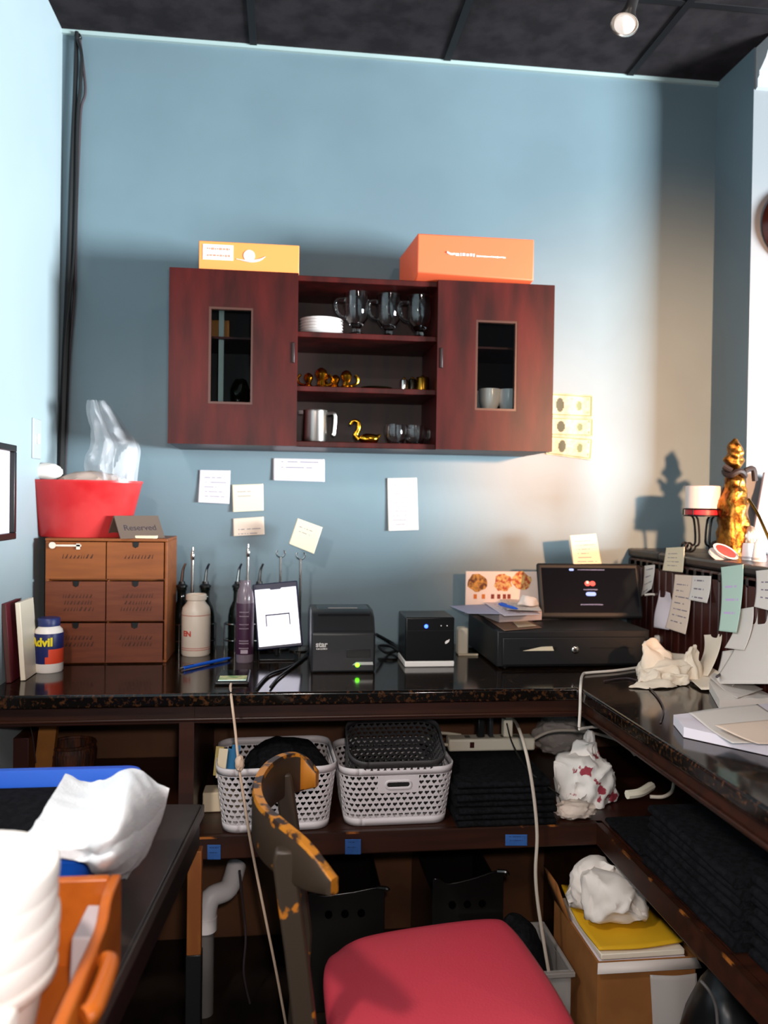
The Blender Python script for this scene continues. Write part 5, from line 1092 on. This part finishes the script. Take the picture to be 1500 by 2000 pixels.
# ---------------------------------------------------------------- table at the left
TZ = .75
r = T('work_table', 'low table with a scuffed black top against the left wall', 'table', (-.43, -1.35, 0)); O = Vector((-.43,-1.35,0))
tp = [(-.156,-.916),(-.2365,-1.85),(XL+.012,-1.85),(XL+.012,-.87)]
MB().prism([(a+.43, b_+1.35) for a, b_ in tp], TZ-.022, TZ).build('tabletop', tabletop_m, r, bevel=.003)
tr_m = mat('grey_edge_trim', '4A4440', .35)
def bar_between(p0, p1, w_, h_, zt_, name, m):
    a, b_ = Vector((*p0,0)), Vector((*p1,0)); L = (b_-a).length; ang = math.atan2((b_-a).y, (b_-a).x); c = (a+b_)/2-O
    return MB().box((c.x, c.y, zt_-h_/2), (L, w_, h_), ang).build(name, m, r, bevel=.002)
bar_between((-.1535,-.917), (-.2340,-1.85), .004, .024, TZ+.0006, 'edge_trim', tr_m)
bar_between((-.168,-.93), (-.248,-1.84), .018, .06, TZ-.0225, 'apron', mat('black_metal_frame', '141212', .4))
bar_between((-.172,-.925), (-.69,-.882), .018, .06, TZ-.0225, 'apron', mat('black_metal_frame'))
legm = mat('orange_table_leg', '8A4E1E', .45, var='9A5C26', scale=8, stretch=(4,4,1))
for (x_, y_) in ((-.167,-.935),(-.242,-1.825),(XL+.04,-.90),(XL+.04,-1.82)):
    l = MB().bb(x_-.014-O.x, x_+.014-O.x, y_-.014-O.y, y_+.014-O.y, 0, TZ-.0825).build('leg', legm, r, bevel=.002)
    MB().bb(x_-.0155-O.x, x_+.0155-O.x, y_-.0155-O.y, y_+.0155-O.y, .30, .46).build('black_sleeve', mat('black_metal_frame'), l, bevel=.002)
MB().bb(XL+.03-O.x, -.20-O.x, -1.80-O.y, -.95-O.y, .20, .215).build('lower_shelf', mat('black_metal_frame'), r)
# blue bin
bxr_, bxl = -.254, -.665; yb0, yb1 = -1.424, -1.037; zr = .87
r = T('blue_bin', 'bright blue plastic bin of black linens on the left table', 'bin', ((bxr_+bxl)/2, (yb0+yb1)/2, TZ+.0006))
w2, d2, hb_ = (bxr_-bxl)/2, (yb1-yb0)/2, zr-TZ
def rrect(w_, d_, rad, z, n=6): 
    o = []
    for cx_, cy_, a0 in ((w_-rad,d_-rad,0),(-w_+rad,d_-rad,math.pi/2),(-w_+rad,-d_+rad,math.pi),(w_-rad,-d_+rad,1.5*math.pi)):
        o += [Vector((cx_+rad*math.cos(a0+k*math.pi/2/n), cy_+rad*math.sin(a0+k*math.pi/2/n), z)) for k in range(n+1)]
    return o
b = MB(); R_ = [rrect(w2-.035,d2-.035,.03,0), rrect(w2-.018,d2-.018,.03,hb_-.02), rrect(w2-.012,d2-.012,.03,hb_-.018), rrect(w2-.012,d2-.012,.03,hb_-.008), rrect(w2,d2,.03,hb_-.006), rrect(w2,d2,.03,hb_), rrect(w2-.014,d2-.014,.026,hb_), rrect(w2-.022,d2-.022,.026,hb_-.02), rrect(w2-.039,d2-.039,.026,.006)]
R_ = [q+[q[0]] for q in R_]; b.grid(R_); b.add(R_[0][:-1], [tuple(range(len(R_[0])-1))]); b.add(R_[-1][:-1], [tuple(range(len(R_[0])-1))]); b.build('tub', bluepl, r, angle=35)
for i in range(5):
    o = MB().prism([(p.x, p.y) for p in rrect(w2-.050, d2-.048, .02, 0)], 0, .0185).build('folded_linen', blackfab, bevel=.006, seg=3); o.location = ((bxr_+bxl)/2+.002*(i % 2), (yb0+yb1)/2, TZ+.0075+i*.0192)
    tag(o, 'black folded linen in the blue bin, %s' % ('at the bottom','second from the bottom','in the middle','second from the top','on top')[i], 'linen', 'black linens in the blue bin')
# white towel over the bin
def Q(u, v, z): return P(u, v, z=z)
ctrl = [[Q(128,1512,.895),Q(178,1528,.882),Q(222,1514,.905),Q(258,1500,.915),Q(292,1516,.900),Q(331,1543,.875)],
        [Q(105,1548,.895),Q(168,1565,.885),Q(215,1560,.915),Q(252,1550,.93),Q(290,1562,.90),Q(322,1578,.850)],
        [Q(80,1590,.893),Q(140,1605,.89),Q(185,1610,.905),Q(232,1612,.93),Q(272,1620,.885),Q(303,1625,.825)],
        [Q(55,1625,.892),Q(115,1645,.888),Q(165,1652,.89),Q(208,1655,.91),Q(248,1665,.86),Q(280,1668,.80)],
        [Q(30,1652,.89),Q(100,1664,.884),Q(160,1664,.878),Q(190,1698,.835),Q(220,1705,.80),Q(250,1700,.775)]]
g = patch(ctrl, 8, 8); cen = g[len(g)//2][len(g[0])//2].copy()
g = [[p-cen+Vector((0,0,.006*noise.noise(p*28)+.003*noise.noise(p*60))) for p in r_] for r_ in g]
low = [[p+Vector((-.004 if i == len(r_)-1 else 0, 0, -.012-.012*math.sin(math.pi*i/(len(r_)-1))*math.sin(math.pi*j/(len(g)-1)))) for i, p in enumerate(r_)] for j, r_ in enumerate(g)]
b = MB().grid(g); b.grid([r_[::-1] for r_ in low])
nu_, nv_ = len(g[0]), len(g)
edge = [(0,i) for i in range(nu_-1)]+[(j,nu_-1) for j in range(nv_-1)]+[(nv_-1,i) for i in range(nu_-1,0,-1)]+[(j,0) for j in range(nv_-1,0,-1)]
k = len(edge); b.add([g[j][i] for j, i in edge]+[low[j][i] for j, i in edge], [(q,(q+1)%k,k+(q+1)%k,k+q) for q in range(k)])
o = b.build('towel', towelm, angle=80); o.location = cen; tag(o, 'white towel draped over the corner of the blue bin', 'towel')
# wooden caddy
cxr, cxl, cy0, cy1 = -.207, -.555, -1.98, -1.486
r = T('wooden_caddy', 'glossy orange wooden caddy tray at the bottom left of the picture', 'caddy', ((cxr+cxl)/2, (cy0+cy1)/2, TZ+.0006)); O = Vector(((cxr+cxl)/2, (cy0+cy1)/2, 0))
w2, d2, hc = (cxr-cxl)/2, (cy1-cy0)/2, .12; t = .014
ys = -1.575-O.y; ye = -1.575-.30-O.y
side = [(-d2,0),(d2,0),(d2,hc),(ys+.035,hc),(ys+.02,hc-.004),(ys+.004,hc-.018),(ys-.012,hc-.022),(-.12,hc-.022),(-.16,hc-.022),(-.18,hc-.01),(-.20,hc),(-d2,hc)]
for sx in (-1, 1): MB().prism(side, sx*w2-(t if sx > 0 else 0), sx*w2+(t if sx < 0 else 0), 'x').build('side_wall', caddywood, r, bevel=.003, seg=2)
for sy in (-1, 1): MB().bb(-w2+t, w2-t, sy*d2-(t if sy > 0 else 0), sy*d2+(t if sy < 0 else 0), 0, hc).build('end_wall', caddywood, r, bevel=.003)
MB().bb(-w2+t, w2-t, -d2+t, d2-t, 0, .008).build('bottom', caddywood, r)
MB().tube([(w2+.006,ys-.04,hc-.045),(w2+.014,ys-.055,hc-.043),(w2+.014,ys-.13,hc-.043),(w2+.006,ys-.145,hc-.045)], .011, n=12).build('grip', caddywood, r)
# white containers in the caddy
cc = Vector((-.350, -1.655, TZ+.0096)); k0 = .088
prof = [(0,0),(.072,0),(.078,.004),(.090,k0-.02),(.098,k0-.018),(.103,k0-.012),(.103,k0-.004),(.099,k0),(.030,k0+.002),(0,k0+.002)]
cup0 = MB().lathe(prof, n=48).build('lidded_container', mat('white_container_plastic', 'EDE8E2', .4)); lb = ['bottom', 'second from the bottom', 'third from the bottom', 'topmost']
cup0.location = cc; tag(cup0, 'white round lidded container at the bottom of the stack in the caddy', 'container', 'stack of white containers in the wooden caddy')
lidp = [(0,.0),(.1015,.0),(.1025,.003),(.103,.008),(.104,.011),(.104,.022),(.1035,.026),(.1015,.028),(.085,.028),(0,.028)]
l0 = MB().lathe(lidp, n=48).build('container_lid', mat('white_container_plastic')); zq = cc.z+k0+.0022
for i, l in enumerate(('lowest white round lid on the container in the caddy','second white round lid up on the container','third white round lid up on the container','topmost white round lid of the stack in the caddy')):
    o = l0 if i == 0 else l0.copy()
    if i: COL.objects.link(o)
    o.location = (cc.x+.002*(i % 2), cc.y-.002*i, zq+.0283*i); tag(o, l, 'lid', 'white lids stacked in the wooden caddy')
o = MB().bb(-.012, .012, -.04, .04, 0, .085).build('folded_menu', mat('grey_white_card', 'B9AFB2', .6), bevel=.002); o.location = (-.236, -1.555, TZ+.009); o.rotation_euler = (0,.05,0); tag(o, 'grey-white card standing in the caddy behind the white containers', 'card')
o = MB().bb(-.03, .025, -.05, .05, 0, .115).build('packet_box', paper, bevel=.002); o.location = (-.275, -1.825, TZ+.009); tag(o, 'white packet box in the near part of the caddy', 'box')
o = MB().bb(-.05, .02, -.05, .05, 0, .118).build('packet_box', mat('sky_blue_packet', '2E8CC8', .5), bevel=.002); o.location = (-.335, -1.835, TZ+.009); tag(o, 'sky-blue packet box in the near part of the caddy, left of the white one', 'box')
